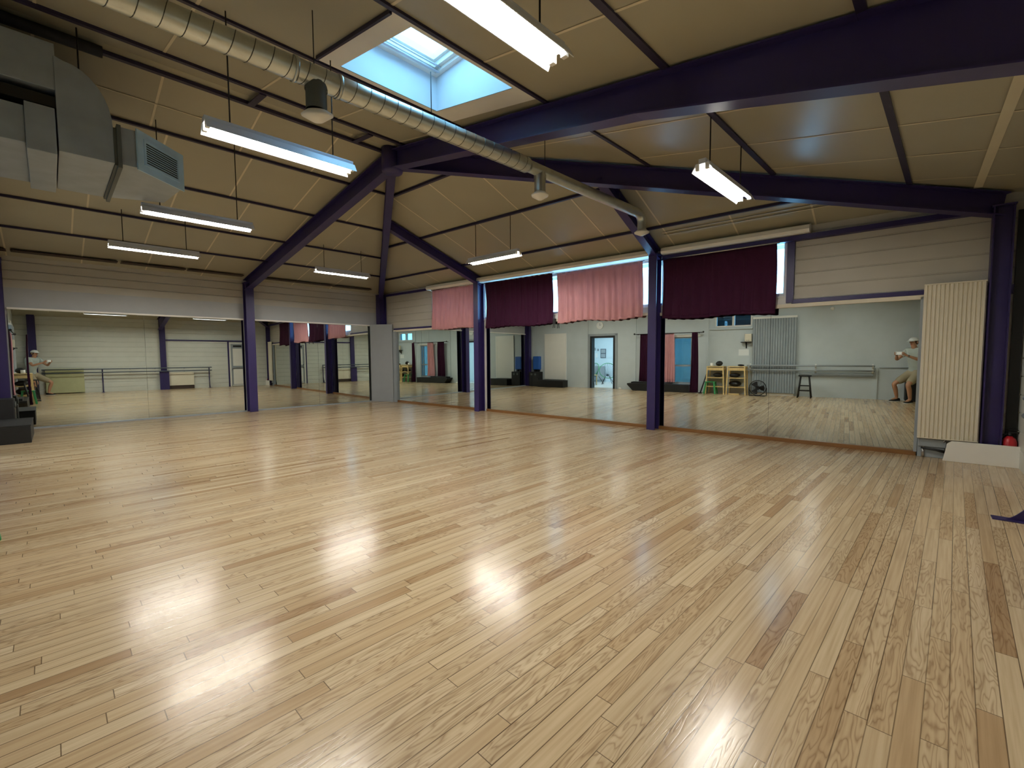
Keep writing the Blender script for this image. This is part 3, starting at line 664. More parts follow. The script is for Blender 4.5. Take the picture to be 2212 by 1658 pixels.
e = QE - QM; de = e.normalized(); r2 = .062
path = [de * .02, e - de * .12] + [e - de * .12 + de * .12 * sin(k * pi / 12) - Vector((0, 0, 1)) * .12 * (1 - cos(k * pi / 12)) for k in range(1, 7)] + [e + Vector((0, 0, -.22))]
mb = MB(); mb.tube(path, r2, 22, caps=False); link('branch_pipe', mb, 'galv', t)
def outlet(c, rr, drop, ang, tilt):
    mb = MB(); mb.tube([c + Vector((0, 0, -.02)), c + Vector((0, 0, -drop))], rr, 20, caps=False); mb.tube([c + Vector((0, 0, -.05)), c + Vector((0, 0, -.09))], rr + .006, 20, caps=False)
    o = link('outlet_spigot', mb, 'galvdark' if tilt else 'galv', t)
    mb = MB(); mb.lathe([(rr * .9, 0), (rr * 1.55, -.03), (rr * 1.5, -.045), (rr * .4, -.085), (0, -.085)], n=20)
    q = link('diffuser', mb, 'white', o)
    if tilt:
        me = q.data; R = Matrix.Rotation(radians(18), 4, 'X')
        for v in me.vertices: v.co = R @ v.co
    q.location = c + Vector((0, 0, -drop + .01))
    return o
outlet(A.P(5.19, 8.27, DZ) - QM, .072, .23, 0, True)
outlet(A.P(2.80, 8.338, DZ) - QM, .061, .235, 0, False)
mb = MB(); rr = r2; mb.lathe([(rr * .95, 0), (rr * 1.7, -.035), (rr * 1.65, -.05), (rr * .4, -.085), (0, -.09)], n=20); q = link('diffuser', mb, 'white', t); q.location = e + Vector((0, 0, -.21))
for sv, dd in ((6.2, 8.245), (5.2, 8.27), (4.2, 8.30), (2.72, 8.34), (1.2, 8.355)):
    p = A.P(sv, dd, DZ); top = zc(p) - .01; rr = r if sv > 3 else r2
    link('hanger', MB().tube([p - QM + Vector((0, 0, rr - .003)), Vector((p.x, p.y, top)) - QM], .004, 6), 'black', t)

# ================================================================ AIR HANDLING DUCT (top left)
t = thing('ventilation_duct', 'rectangular sheet metal ventilation duct with a grille, hanging top left', 'duct', A.M(6.13, 6.13, 3.0))
Y0, Y1 = 0.0, -1.22
def dbox(mb, x0, x1, z0, z1, e=0.): mb.box(x0, x1, Y1 - e, Y0 + e, z0 - e, z1 + e)
mb = MB(); dbox(mb, .35, .90, .50, .88); link('upper_duct', mb, 'sheet', t, bevel=.006)
mb = MB(); dbox(mb, .35, .90, .34, .47, -.02); link('gap_fill', mb, 'black', t)  # black block added to fill the gap between upper and lower duct
mb = MB(); arc = [(.36, 0), (.36, .86)] + [(.36 - .36 * sin(k * pi / 16), .50 + .30 * cos(k * pi / 16)) for k in range(0, 9)] + [(0, 0)]
arc = [(.36, 0), (.36, .78)] + [(.30 - .30 * sin(k * pi / 16), .30 + .46 * cos(k * pi / 16)) for k in range(0, 9)] + [(0, 0)]
mb.prism(arc, Y1, Y0 + .01, 'y'); link('elbow', mb, 'sheet', t, bevel=.004)
mb = MB(); dbox(mb, .37, .55, -.02, .32, .02); link('collar', mb, 'sheet', t, bevel=.006)
mb = MB(); dbox(mb, .55, .90, 0, .32, -.01); link('lower_duct', mb, 'sheet', t, bevel=.006)
mb = MB(); dbox(mb, -.05, -.02, .0, .31, .035); dbox(mb, -.02, .0, 0, .3, .015); link('flange', mb, 'galvdark', t)
endp = [(-.05, Y0), (-.17, Y0), (-.56, -.36), (-.50, Y1 + .2), (-.05, Y1)]
mb = MB(); mb.prism(endp, .01, .34); eb = link('end_box', mb, 'sheet', t)
P_, Q_ = Vector((-.17, Y0, 0)), Vector((-.56, -.36, 0)); gx = (Q_ - P_).normalized(); gn = Vector((gx.y, -gx.x, 0)); gn = gn if gn.y > 0 else -gn; GL = (Q_ - P_).length
def gp(x, z, o): return P_ + gx * x + gn * o + Vector((0, 0, z))
def gbox(mb, x0, x1, z0, z1, o0, o1, mi=0):
    vs = [gp(x, z, o) for x in (x0, x1) for z in (z0, z1) for o in (o0, o1)]
    mb.add(vs, [(0, 1, 3, 2), (4, 6, 7, 5), (0, 4, 5, 1), (2, 3, 7, 6), (0, 2, 6, 4), (1, 5, 7, 3)], mi)
mb = MB()
for r_ in ((-.02, GL + .02, -.01, .06), (-.02, GL + .02, .29, .36), (-.02, .06, .06, .29), (GL - .06, GL + .02, .06, .29)): gbox(mb, *r_, 0, .012)
for r_ in ((.05, GL - .05, .055, .075), (.05, GL - .05, .275, .295), (.05, .07, .07, .28), (GL - .07, GL - .05, .07, .28)): gbox(mb, *r_, .012, .022)
gr = link('grille_frame', mb, 'grille', eb)
mb = MB(); gbox(mb, .06, GL - .06, .06, .29, .001, .003); link('grille_back', mb, 'black', eb)
mb = MB()
for k in range(10): gbox(mb, .06, GL - .06, .078 + k * .0215, .084 + k * .0215, .006, .016)
link('grille_blades', mb, 'grille', eb)
mb = MB()
for x, y in ((.8, -.05), (.8, -1.1), (.2, -.1)): mb.tube([(x, y, .86 if x > .4 else .62), (x, y, 1.13)], .006, 6)
link_each('hanger_rod', mb, 'black', t)

# ================================================================ FLUORESCENT LIGHTS
def light_proto(L_=1.15):
    t = thing('tube_light', '', 'light'); t.pop('label', None) if 'label' in t else None
    mb = MB(); mb.box(-L_ / 2, L_ / 2, -.032, .032, .03, .075); link('housing', mb, 'enamel', t, bevel=.004)
    mb = MB(); pr = [(-.094, -.03), (-.088, -.03), (-.05, .032), (.05, .032), (.088, -.03), (.094, -.03), (.055, .038), (-.055, .038)]
    mb.prism(pr, -L_ / 2, L_ / 2, 'x'); link('reflector', mb, 'enamel', t)
    for y in (-.042, .042):
        mb = MB(); mb.tube([(-L_ / 2 + .03, y, .0), (L_ / 2 - .03, y, .0)], .014, 8); tb = link('fluorescent_tube', mb, 'tube', t)
        mb = MB()
        for sx_ in (-1, 1): mb.box(sx_ * (L_ / 2 - .018) - .014, sx_ * (L_ / 2 - .018) + .014, y - .017, y + .017, -.018, .033)
        link_each('lamp_holder', mb, 'white', tb)
    return t
proto = light_proto()
def place_light(P, dirv, label, first=[True], offs=(-.4, .4)):
    d = dirv.normalized(); M = Matrix(((d.x, -d.y, 0, P.x), (d.y, d.x, 0, P.y), (0, 0, 1, P.z), (0, 0, 0, 1)))
    if first[0]: o = proto; o.matrix_world = M; first[0] = False
    else: o = copy_tree(proto, M)
    o['label'] = label; o['category'] = 'light'; o['group'] = 'fluorescent lights under the roof'
    for x in offs:
        q = M @ Vector((x, 0, .07)); top = zc(q) - .005; hh = max(.02, top - q.z)
        link('hanger', MB().tube([(x, 0, .07), (x, 0, .07 + hh)], .0055, 6), 'black', o)
    return o
LA = Vector((a_.x, a_.y, 0)); LB = Vector((b_.x, b_.y, 0))
place_light(Vector((-1.86, 3.85, 2.94)), LA, 'large tube light hanging just left of the skylight')
place_light(Vector((-3.83, 5.70, 2.94)), LA, 'second tube light up from the left mirrors, just below the duct grille')
place_light(Vector((-5.66, 7.33, 2.94)), LA, 'long tube light lowest at far left, close over the left mirrors')
place_light(Vector((-3.50, 9.55, 2.97)), LA, 'small looking tube light between the rafters near the grey corner panel')
place_light(Vector((-.32, 7.80, 2.90)), LB, 'tube light hanging in front of the first pink curtain')
place_light(Vector((2.07, 4.47, 2.88)), LA, 'twin tube light hanging near the right corner under the hip rafter')
place_light(Vector((-.125, 2.20, 2.88)), LA, 'nearest twin tube light cut off by the top edge beside the skylight')

# ================================================================ LEFT FOREGROUND: bench, speaker
t = thing('black_bench', 'low black wooden bench box at the left edge of the photo', 'bench', Cw.M(.25, .18))
mb = MB(Cw.sg); mb.box(0, 1.16, 0, .39, 0, .25); link('box', mb, 'black', t, bevel=.006)
mb = MB(Cw.sg); mb.box(-.005, 1.165, -.005, .395, .25, .27); link('top', mb, 'charcoal', t, bevel=.005)
t = thing('loudspeaker', 'black loudspeaker cabinet in the corner behind the black bench', 'speaker', Cw.M(-.28, .0))
mb = MB(Cw.sg); mb.box(0, .44, .01, .36, 0, .58); link('cabinet', mb, 'charcoal', t, bevel=.012)
mb = MB(Cw.sg); mb.box(.03, .41, .36, .366, .03, .42); link('grille', mb, 'black', t)
for x in (.13, .3):
    mb = MB(Cw.sg); mb.tube([(x, .36, .48), (x, .375, .48)], .045, 16); link('horn', mb, 'galvdark', t)
t = thing('foam_mat', 'blue upright foam pad standing on the black corner loudspeaker', 'mat', Cw.M(-.22, .02, .585))
mb = MB(Cw.sg); mb.box(0, .32, 0, .16, .08, .62); link('pad', mb, 'blue', t, bevel=.03)
for x in (.04, .2):
    mb = MB(Cw.sg); mb.box(x, x + .08, .03, .13, 0, .085); link('foot', mb, 'black', t)
# long step below the patio door
t = thing('black_step', 'long low black step under the patio door, seen in the far mirror', 'step', Cw.M(3.9, .02))
mb = MB(Cw.sg); mb.prism([(.2, 0), (2.1, 0), (2.1, .25), (.0, .25), (.0, .2)], 0, .38, 'y'); link('box', mb, 'black', t, bevel=.006)
mb = MB(Cw.sg); mb.box(.12, 1.2, .04, .3, .25, .3); link('tread', mb, 'charcoal', t)
for s0_, s1_, m, l in ((4.28, 4.72, 'burgundy', 'full length burgundy curtain left of the patio door, seen in the far mirror'), (5.02, 5.44, 'pinkcloth', 'full length pink curtain beside the patio door, seen in the far mirror'), (6.08, 6.26, 'burgundy', 'narrow gathered burgundy curtain right of the patio door, seen in the far mirror')):
    curtain(Cw, s0_, s1_, .31 if s0_ < 6 else .02, 1.95, .15 if s0_ < 6 else .42, m, l, 'curtains at the patio door', 6 if s0_ < 6 else 4, .025, .0, .04, rod=False)
t = thing('curtain_rod', 'dark curtain rod above the patio door, seen in the far mirror', 'rod', Cw.M(4.1, .2, 1.955))
mb = MB(Cw.sg); mb.tube([(0, 0, 0), (2.25, 0, 0)], .012, 10); link('rod', mb, 'charcoal', t)
mb = MB(Cw.sg); mb.ball((2.27, 0, .01), .03); mb.ball((-.02, 0, .01), .03); link_each('finial', mb, 'black', t)
mb = MB(Cw.sg); mb.box(.05, .07, -.2, 0, -.015, .005); mb.box(2.1, 2.12, -.2, 0, -.015, .005); link_each('bracket', mb, 'charcoal', t)
mb = MB(Cw.sg); mb.box(0, .99, 0, .04, 0, 1.82)
solo('wall_board', mb, 'white', Cw.M(.26, .0, .28), 'tall blank pale board fixed to the grey wall above the black bench', 'board', bevel=.005)
t = thing('wall_clock', 'round white clock above the open doorway, seen in the far mirror', 'clock', Cw.M(2.68, .0, 2.34))
mb = MB(Cw.sg); mb.tube([(0, 0, 0), (0, .035, 0)], .13, 28); link('case', mb, 'white', t)
mb = MB(Cw.sg); mb.tube([(0, .035, 0), (0, .037, 0)], .105, 28); link('face', mb, 'paper', t)
mb = MB(Cw.sg); mb.box(-.004, .004, .037, .04, -.01, .08); mb.prism([(-.004, -.004), (.06, .03), (.064, .024), (.004, -.008)], .037, .04, 'y'); link_each('hand', mb, 'black', t)
mb = MB(); mb.lathe([(0, 0), (.06, 0), (.065, .02), (.04, .06), (0, .07)], n=14)
solo('door_stop', mb, 'white', Cw.M(3.52, .12), 'small white lump lying on the floor beside the doorway', 'door stop')
# things against the grey wall
def table(name, label, s):
    t = thing(name, label, 'table', Cw.M(s, .05), 'pine tables against the grey wall')
    Wd, Dp_, Ht = .46, .40, .87
    mb = MB(Cw.sg); mb.box(-.02, Wd + .02, -.02, Dp_ + .02, Ht - .02, Ht); link('table_top', mb, 'pine', t, bevel=.004)
    mb = MB(Cw.sg); mb.box(.0, Wd, .0, Dp_, Ht - .13, Ht - .045); dr = link('drawer_box', mb, 'pine', t, bevel=.003)
    for x in (.14, .32):
        mb = MB(Cw.sg); mb.tube([(x, Dp_, Ht - .085), (x, Dp_ + .015, Ht - .085)], .012, 10); link('knob', mb, 'pine', dr)
    for x in (0, 1):
        for y in (0, 1):
            X, Y = x * Wd, y * Dp_; ex = (x - .5) * .07; ey = (y - .5) * .05
            mb = MB(Cw.sg); c = .017
            vs = [(X + ex * k + i, Y + ey * k + j, z) for k, z in ((1, 0), (0, Ht - .02)) for i in (-c, c) for j in (-c, c)]
            mb.add(vs, [(0, 1, 3, 2), (4, 6, 7, 5), (0, 4, 5, 1), (2, 3, 7, 6), (0, 2, 6, 4), (1, 5, 7, 3)]); link('leg', mb, 'pine', t)
    for z in (.50, .22):
        mb = MB(Cw.sg); mb.box(-.02, Wd + .02, 0, Dp_, z, z + .02); link('shelf', mb, 'pine', t)
    return t
table('side_table', 'tall pine side table with a black helmet on top, next to the curtain', 6.57)
table('side_table', 'tall pine side table nearest the grey ribbed radiator', 7.17)
def lump(name, mats, M, r, label, cat, seed=1, **kw):
    rnd = random.Random(seed); mb = MB(); k = [rnd.random() * 6 for _ in range(4)]
    mb.grid(lambda u, v: ((r[0] * sin(pi * v) * (1 + .12 * sin(6 * u * pi + k[0]))) * cos(2 * pi * u), (r[1] * sin(pi * v) * (1 + .1 * sin(4 * u * pi + k[1]))) * sin(2 * pi * u), r[2] * (1 - cos(pi * v)) * (1 + .08 * sin(2 * pi * u + k[2]) * sin(pi * v))), 18, 10)
    return solo(name, mb, mats, M, label, cat, **kw)
lump('helmet', 'black', Cw.M(6.87, .25, .872), (.1, .11, .08), 'round black helmet on the pine table next to the curtain', 'helmet', 3)
lump('bag', 'rubber', Cw.M(7.50, .25, .872), (.09, .08, .03), 'small dark pouch on the pine table nearest the grey radiator', 'bag', 5)
lump('bag', 'charcoal', Cw.M(6.83, .25, .522), (.14, .14, .07), 'dark bag on the upper shelf of the pine table next to the curtain', 'bag', 8)
lump('bag', 'rubber', Cw.M(7.32, .25, .522), (.15, .14, .07), 'dark bag on the upper shelf of the pine table nearest the radiator', 'bag', 9)
lump('bag', 'black', Cw.M(7.34, .25, .242), (.17, .15, .09), 'black bag on the lower shelf of the pine table nearest the radiator', 'bag', 10)
mb = MB(); mb.lathe([(0, 0), (.045, 0), (.05, .015), (.05, .1), (.042, .1), (.042, .012), (0, .012)], n=14)
solo('cup', mb, 'white', Cw.M(6.67, .3, .872), 'small white cup on the pine table beside the helmet', 'cup')
mb = MB(Cw.sg); mb.box(0, .3, 0, .06, 0, .04); solo('wood_offcut', mb, 'pine', Cw.M(7.2, .42, .0), 'pale wooden offcut lying on the floor before the pine tables', 'wood', bevel=.004)
t = thing('plastic_stool', 'green plastic stool beside the pine table, just cut off by the left edge', 'stool', Cw.M(6.66, .372))
mb = MB(); mb.box(-.15, .15, -.14, .14, .36, .39); link('seat', mb, 'green', t, bevel=.015)
for x in (-1, 1):
    for y in (-1, 1):
        c = .022; vs = [(x * (.12 + k * .045) + i, y * (.11 + k * .045) + j, z) for k, z in ((1, 0), (0, .365)) for i in (-c, c) for j in (-c, c)]
        link('leg', MB().add(vs, [(0, 1, 3, 2), (4, 6, 7, 5), (0, 4, 5, 1), (2, 3, 7, 6), (0, 2, 6, 4), (1, 5, 7, 3)]), 'green', t, bevel=.006)
mb = MB(Cw.sg); mb.tube([(0, 0, 0), (.16, -.12, .62)], .02, 8); mb.box(-.05, .05, -.03, .03, 0, .03)
solo('folded_stand', mb, 'black', Cw.M(6.36, .42), 'black folded stand leaning beside the pine table', 'stand')
t = thing('floor_fan', 'round black floor fan in front of the grey ribbed radiator', 'fan', Cw.M(8.0, .52))
Rm = Matrix.Rotation(radians(-15), 4, 'X')
mb = MB(Cw.sg)
for rr in (.06, .1, .14, .18, .22): mb.tube([(rr * cos(k * pi / 12), .07 - .09 * (rr / .22) ** 2, .24 + rr * sin(k * pi / 12)) for k in range(24)], .004, 5, closed=True)
for k in range(12): mb.tube([(0, .075, .24), (.22 * cos(k * pi / 6), -.02, .24 + .22 * sin(k * pi / 6))], .003, 5)
mb.tube([(.22 * cos(k * pi / 12), -.02, .24 + .22 * sin(k * pi / 12)) for k in range(24)], .012, 8, closed=True); link('guard', mb, 'black', t)
for k in range(3):
    ang = k * 2 * pi / 3; mb = MB(Cw.sg); mb.grid(lambda u, v: ((.03 + .16 * u) * cos(ang + (v - .5) * 1.3 * (1 - .3 * u)), .02 + .05 * (v - .5), .24 + (.03 + .16 * u) * sin(ang + (v - .5) * 1.3 * (1 - .3 * u))), 6, 6); link('blade', mb, 'charcoal', t, solid=.004, fixn=False)
mb = MB(Cw.sg); mb.tube([(0, -.14, .24), (0, .03, .24)], .055, 16); link('motor', mb, 'black', t)
mb = MB(Cw.sg); mb.tube([(-.23, -.05, .24), (-.23, -.05, .02), (-.2, .08, .015), (.2, .08, .015), (.23, -.05, .02), (.23, -.05, .24)], .014, 8); link('stand', mb, 'black', t)
t = thing('radiator', 'tall blue grey ribbed radiator on the grey wall, seen in the far mirror', 'radiator', Cw.M(7.78, 0), kind='thing')
mb = MB(Cw.sg); fluted(mb, 1.14, .08, 2.3, 17, .09, .03); link('fins', mb, 'radgrey', t)
mb = MB(Cw.sg); mb.box(-.0, 1.14, .03, .1, 2.3, 2.36); mb.box(.02, 1.1, .0, .06, 0, .07); link_each('end_cap', mb, 'white', t)
t = thing('shelf', 'small dark wall shelf above the pine tables', 'shelf', Cw.M(7.46, 0, 1.60))
mb = MB(Cw.sg); mb.box(0, .27, 0, .2, 0, .02); link('board', mb, 'black', t)
mb = MB(Cw.sg); mb.box(.12, .15, 0, .02, -.18, 0); mb.prism([(0, -.16), (.16, 0), (.13, 0), (0, -.12)], .125, .145, 'x'); link('bracket', mb, 'charcoal', t)
t = thing('router_box', 'small cream box standing on the dark wall shelf', 'box', Cw.M(7.56, .03, 1.622))
mb = MB(Cw.sg); mb.box(0, .19, 0, .12, 0, .24); link('case', mb, 'cream', t, bevel=.012)
mb = MB(Cw.sg); mb.tube([(.07, .12, .04), (.07, .123, .04)], .012, 8); mb.tube([(.12, .12, .04), (.12, .123, .04)], .012, 8); link_each('socket', mb, 'inkgrey', t)
mb = MB(Cw.sg); mb.box(0, .29, 0, .004, 0, .19); mb.box(.03, .26, .004, .005, .12, .125, 1); mb.box(.03, .22, .004, .005, .09, .095, 1); mb.box(.03, .25, .004, .005, .06, .065, 1)
solo('notice', mb, ['paper', 'white'], Cw.M(7.38, .002, 1.2), 'white paper notice on the grey wall under the small shelf', 'notice')
t = thing('wooden_stool', 'black wooden bar stool between the grey radiator and the barre', 'stool', Cw.M(9.17, .42))
mb = MB(); mb.lathe([(0, .6), (.15, .6), (.16, .61), (.16, .63), (.15, .64), (0, .64)], n=24); link('seat', mb, 'black', t)
for x in (-1, 1):
    for y in (-1, 1):
        link('leg', MB().tube([(x * .16, y * .16, 0), (x * .1, y * .1, .605)], .017, 8), 'black', t)
mb = MB()
for z in (.2, .34):
    k = .16 - .06 * z / .6
    for s_ in (-1, 1): mb.tube([(-k, s_ * k, z), (k, s_ * k, z)], .01, 6); mb.tube([(s_ * k, -k, z + .03), (s_ * k, k, z + .03)], .01, 6)
link_each('stretcher', mb, 'black', t)
t = thing('ballet_barre', 'double wall barre on white brackets along the grey wall, seen in the far mirror', 'barre', Cw.M(0, 0))
for z in (.90, .77):
    mb = MB(Cw.sg); mb.tube([(7.65, .2, z), (10.72, .2, z)], .022, 12); link('rail', mb, 'radgrey', t)
for x in (7.72, 9.4, 10.68):
    mb = MB(Cw.sg); mb.prism([(0, .68), (.03, .70), (.2, .735), (.225, .77), (.18, .775), (.05, .76), (.05, .835), (.2, .865), (.225, .90), (.18, .905), (.03, .885), (0, .95)], x - .02, x + .02, 'x')
    link('bracket', mb, 'white', t, bevel=.004)
mb = MB(Cw.sg); mb.box(9.0, 10.7, 0, .05, .60, .68)
solo('cable_duct', mb, 'radgrey', Cw.M(0, 0), 'low grey cable duct strip under the wall barre', 'cable duct')
mb = MB(Cw.sg); mb.tube([(10.82, .03, .86), (11.7, .03, .86)], .012, 8)
solo('wall_pipe', mb, 'radgrey', Cw.M(0, 0), 'thin grey pipe on the wall behind the photographer', 'pipe')
mb = MB(); mb.lathe([(0, 0), (.05, 0), (.05, .03), (.03, .045), (0, .045)], n=16)
o = solo('smoke_detector', mb, 'white', Cw.M(9.74, .0, 2.5) @ Matrix.Rotation(radians(-90), 4, 'X'), 'small white detector high on the grey wall above the barre', 'detector')
t = thing('amplifier_case', 'black equipment case on the floor behind the photographer', 'case', Cw.M(11.34, .06))
mb = MB(Cw.sg); mb.box(0, .5, 0, .30, .02, .55); link('body', mb, 'black', t, bevel=.012)
mb = MB(Cw.sg); mb.box(-.01, .51, -.01, .31, .535, .55); link('lid', mb, 'charcoal', t)
for x in (.05, .41):
    mb = MB(Cw.sg); mb.box(x, x + .05, .05, .25, 0, .025); link('foot', mb, 'rubber', t)

# ---------------------------------------------------------------- next room contents
def wire_chair(label, M):
    t = thing('round_chair', label, 'chair', M, 'round wire chairs in the next room')
    def rim(k, rr, y0): a = 2 * pi * k / 28; return (rr * cos(a), y0 + .17 * sin(a) - .10, .58 + rr * .85 * sin(a))
    mb = MB(); mb.tube([rim(k, .36, -.08) for k in range(28)], .013, 7, closed=True); link('hoop', mb, 'green', t)
    mb = MB()
    for k in range(28): p = Vector(rim(k, .36, -.08)); mb.tube([p, p.lerp(Vector((0, .0, .36)), .55) + Vector((0, .04, -.02)), (0, .02, .36)], .004, 4)
    link('cords', mb, 'inkgrey', t)
    for x, y in ((-.25, -.22), (.25, -.22), (-.22, .25), (.22, .25)): link('leg', MB().tube([(x, y, 0), (x * .35, y * .35, .34)], .011, 7), 'black', t)
    return t
wire_chair('green round wire chair on the left in the bright next room', Cw.M(1.55, -2.0, .006, radians(205)))
wire_chair('dark round wire chair half hidden by the right door jamb', Cw.M(2.02, -2.15, .006, radians(150)))
t = thing('low_table', 'small low wooden table in front of the round chairs', 'table', Cw.M(1.62, -1.35, .006))
mb = MB(); mb.box(-.25, .25, -.22, .22, .40, .42); link('table_top', mb, 'pine', t)
for x in (-.2, .2):
    for y in (-.17, .17): link('leg', MB().box(x - .015, x + .015, y - .015, y + .015, 0, .4), 'pine', t)
for k, (s_, z_, w__, h_) in enumerate(((.50, 1.42, .07, .1), (.68, 1.45, .09, .12), (.86, 1.42, .07, .1), (.58, 1.18, .08, .1), (.77, 1.12, .1, .2))):
    t = thing('wall_picture', ['small picture at the left end of the row in the next room', 'small picture second in the row in the next room', 'small picture third in the row in the next room', 'small picture low on the left in the next room', 'white card pinned below the picture row in the next room'][k], 'picture', Cw.M(s_, -3.595, z_), 'pictures in the next room')
    mb = MB(Cw.sg); mb.box(0, w__, 0, .012, 0, h_); link('frame', mb, 'paper' if k == 4 else 'inkgrey', t)
    if k < 4: mb = MB(Cw.sg); mb.box(.012, w__ - .012, .012, .014, .012, h_ - .012); link('print', mb, 'radgrey', t)
t = thing('wall_picture', 'largest framed picture on the wall of the next room', 'picture', Cw.M(1.02, -3.595, 1.1), 'pictures in the next room')
mb = MB(Cw.sg); mb.box(0, .27, 0, .015, 0, .42); link('frame', mb, 'inkgrey', t)
mb = MB(Cw.sg); mb.box(.03, .24, .015, .018, .03, .19); mb.box(.03, .24, .015, .018, .23, .39); link_each('print', mb, 'radgrey', t)
t = thing('radiator', 'low grey radiator under the pictures in the next room', 'radiator', Cw.M(.42, -3.59, .006), kind='thing')
mb = MB(Cw.sg); mb.box(0, .85, .02, .1, .1, .72); link('panel', mb, 'radgrey', t, bevel=.01)
mb = MB(Cw.sg); mb.box(.1, .13, .03, .08, 0, .1); mb.box(.72, .75, .03, .08, 0, .1); link_each('foot', mb, 'radgrey', t)
t = thing('room_fill_light', 'unseen square ceiling light added to brighten the next room', 'light', Cw.M(1.8, -1.7, 2.49))  # unseen lamp added to light the room beyond the doorway
mb = MB(); mb.box(-.32, .32, -.32, .32, .0, .055); link('case', mb, 'white', t)
mb = MB(); mb.box(-.29, .29, -.29, .29, -.006, -.002); link('diffuser', mb, 'lamp', t)

# ================================================================ PHOTOGRAPHER
def skinned(name, nodes, edges, m, parent, root, sub=2):
    me = bpy.data.meshes.new(name); idx = {k: i for i, k in enumerate(nodes)}
    me.from_pydata([nodes[k][0] for k in nodes], [(idx[p], idx[q]) for p, q in edges], [])
    o = bpy.data.objects.new(name, me); COL.objects.link(o); o.parent = parent
    sk = o.modifiers.new('skin', 'SKIN'); sk.use_smooth_shade = True
    for k, i in idx.items():
        r = nodes[k][1]; r = r if isinstance(r, tuple) else (r, r); o.data.skin_vertices[0].data[i].radius = r; o.data.skin_vertices[0].data[i].use_root = (k == root)
    s = o.modifiers.new('sub', 'SUBSURF'); s.levels = sub; s.render_levels = sub
    me.materials.append(MATS[m]); return o
pm = thing('person', 'person in a pale cap, grey T-shirt and beige shorts crouching and holding up a phone', 'person', T(Vector((-.1, -.42, 0))))
OFF = Vector((-.1, -.42, 0))
def J(x, y, z): return tuple(Vector((x, y, z)) - OFF)
N_ = {}; E_ = []
def node(k, p, r): N_[k] = (J(*p), r)
node('pel', (-.05, -.60, .74), (.125, .10)); node('waist', (-.05, -.61, .90), (.11, .085)); node('chest', (-.04, -.57, 1.12), (.125, .09)); node('uchest', (-.035, -.55, 1.25), (.10, .07))
node('neck', (-.03, -.52, 1.37), .05); node('jaw', (-.03, -.475, 1.44), (.06, .065)); node('headc', (-.03, -.48, 1.52), (.076, .09)); node('crown', (-.03, -.49, 1.60), (.06, .07))
E_ += [('pel', 'waist'), ('waist', 'chest'), ('chest', 'uchest'), ('uchest', 'neck'), ('neck', 'jaw'), ('jaw', 'headc'), ('headc', 'crown')]
for sd, sx_, hip, kn, an, toe in (('L', -1, (-.15, -.58, .70), (-.27, -.22, .46), (-.31, -.38, .09), (-.33, -.23, .035)), ('R', 1, (.05, -.56, .70), (.17, -.12, .47), (.14, -.24, .09), (.17, -.09, .035))):
    node('hip' + sd, hip, .098); node('thi' + sd, tuple((hip[i] * .5 + kn[i] * .5) for i in range(3)), .078); node('kn' + sd, kn, .056)
    node('calf' + sd, tuple(kn[i] * .62 + an[i] * .38 + (-.02 if i == 1 else 0) for i in range(3)), .055); node('an' + sd, an, .036); node('toe' + sd, toe, (.038, .026))
    E_ += [('pel', 'hip' + sd), ('hip' + sd, 'thi' + sd), ('thi' + sd, 'kn' + sd), ('kn' + sd, 'calf' + sd), ('calf' + sd, 'an' + sd), ('an' + sd, 'toe' + sd)]
    sh_ = (-.035 + sx_ * .185, -.53, 1.29); el = (-.03 + sx_ * .27, -.31, 1.08); wr = (sx_ * .125, -.105, 1.185); pa = (sx_ * .108, -.06, 1.215)
    node('sh' + sd, sh_, .058); node('el' + sd, el, .041); node('fa' + sd, tuple(el[i] * .6 + wr[i] * .4 for i in range(3)), .038); node('wr' + sd, wr, .025); node('pa' + sd, pa, (.022, .034))
    E_ += [('uchest', 'sh' + sd), ('sh' + sd, 'el' + sd), ('el' + sd, 'fa' + sd), ('fa' + sd, 'wr' + sd), ('wr' + sd, 'pa' + sd)]
    for f in range(4):   # fingers curl round the short end of the phone
        zz = 1.262 - f * .019; L_ = (.9, 1., .95, .78)[f]
        node('f%da%s' % (f, sd), (sx_ * .112, -.034, zz), .0095); node('f%db%s' % (f, sd), (sx_ * .103, -.012, zz + .002), .0085); node('f%dc%s' % (f, sd), (sx_ * (.103 - .026 * L_), -.0065, zz + .003), .0072)
        E_ += [('pa' + sd, 'f%da%s' % (f, sd)), ('f%da%s' % (f, sd), 'f%db%s' % (f, sd)), ('f%db%s' % (f, sd), 'f%dc%s' % (f, sd))]
    node('ta' + sd, (sx_ * .098, -.055, 1.20), .011); node('tb' + sd, (sx_ * .082, -.038, 1.208), .0095); node('tc' + sd, (sx_ * .064, -.031, 1.222), .0085)
    E_ += [('pa' + sd, 'ta' + sd), ('ta' + sd, 'tb' + sd), ('tb' + sd, 'tc' + sd)]
skinned('body', N_, E_, 'skin', pm, 'pel')
def sub(keys, extra, edges, name, m, grow, root):
    nn = {k: (N_[k][0], tuple((r + grow) for r in (N_[k][1] if isinstance(N_[k][1], tuple) else (N_[k][1],) * 2))) for k in keys}
    nn.update(extra); return skinned(name, nn, edges, m, pm, root)
lerp = lambda p, q, t_: tuple(Vector(N_[p][0]).lerp(Vector(N_[q][0]), t_))
ex = {'slL': (lerp('shL', 'elL', .62), (.066, .066)), 'slR': (lerp('shR', 'elR', .62), (.066, .066)), 'hem': (J(-.05, -.6, .68), (.178, .16)), 'col': (J(-.032, -.53, 1.36), (.07, .066))}
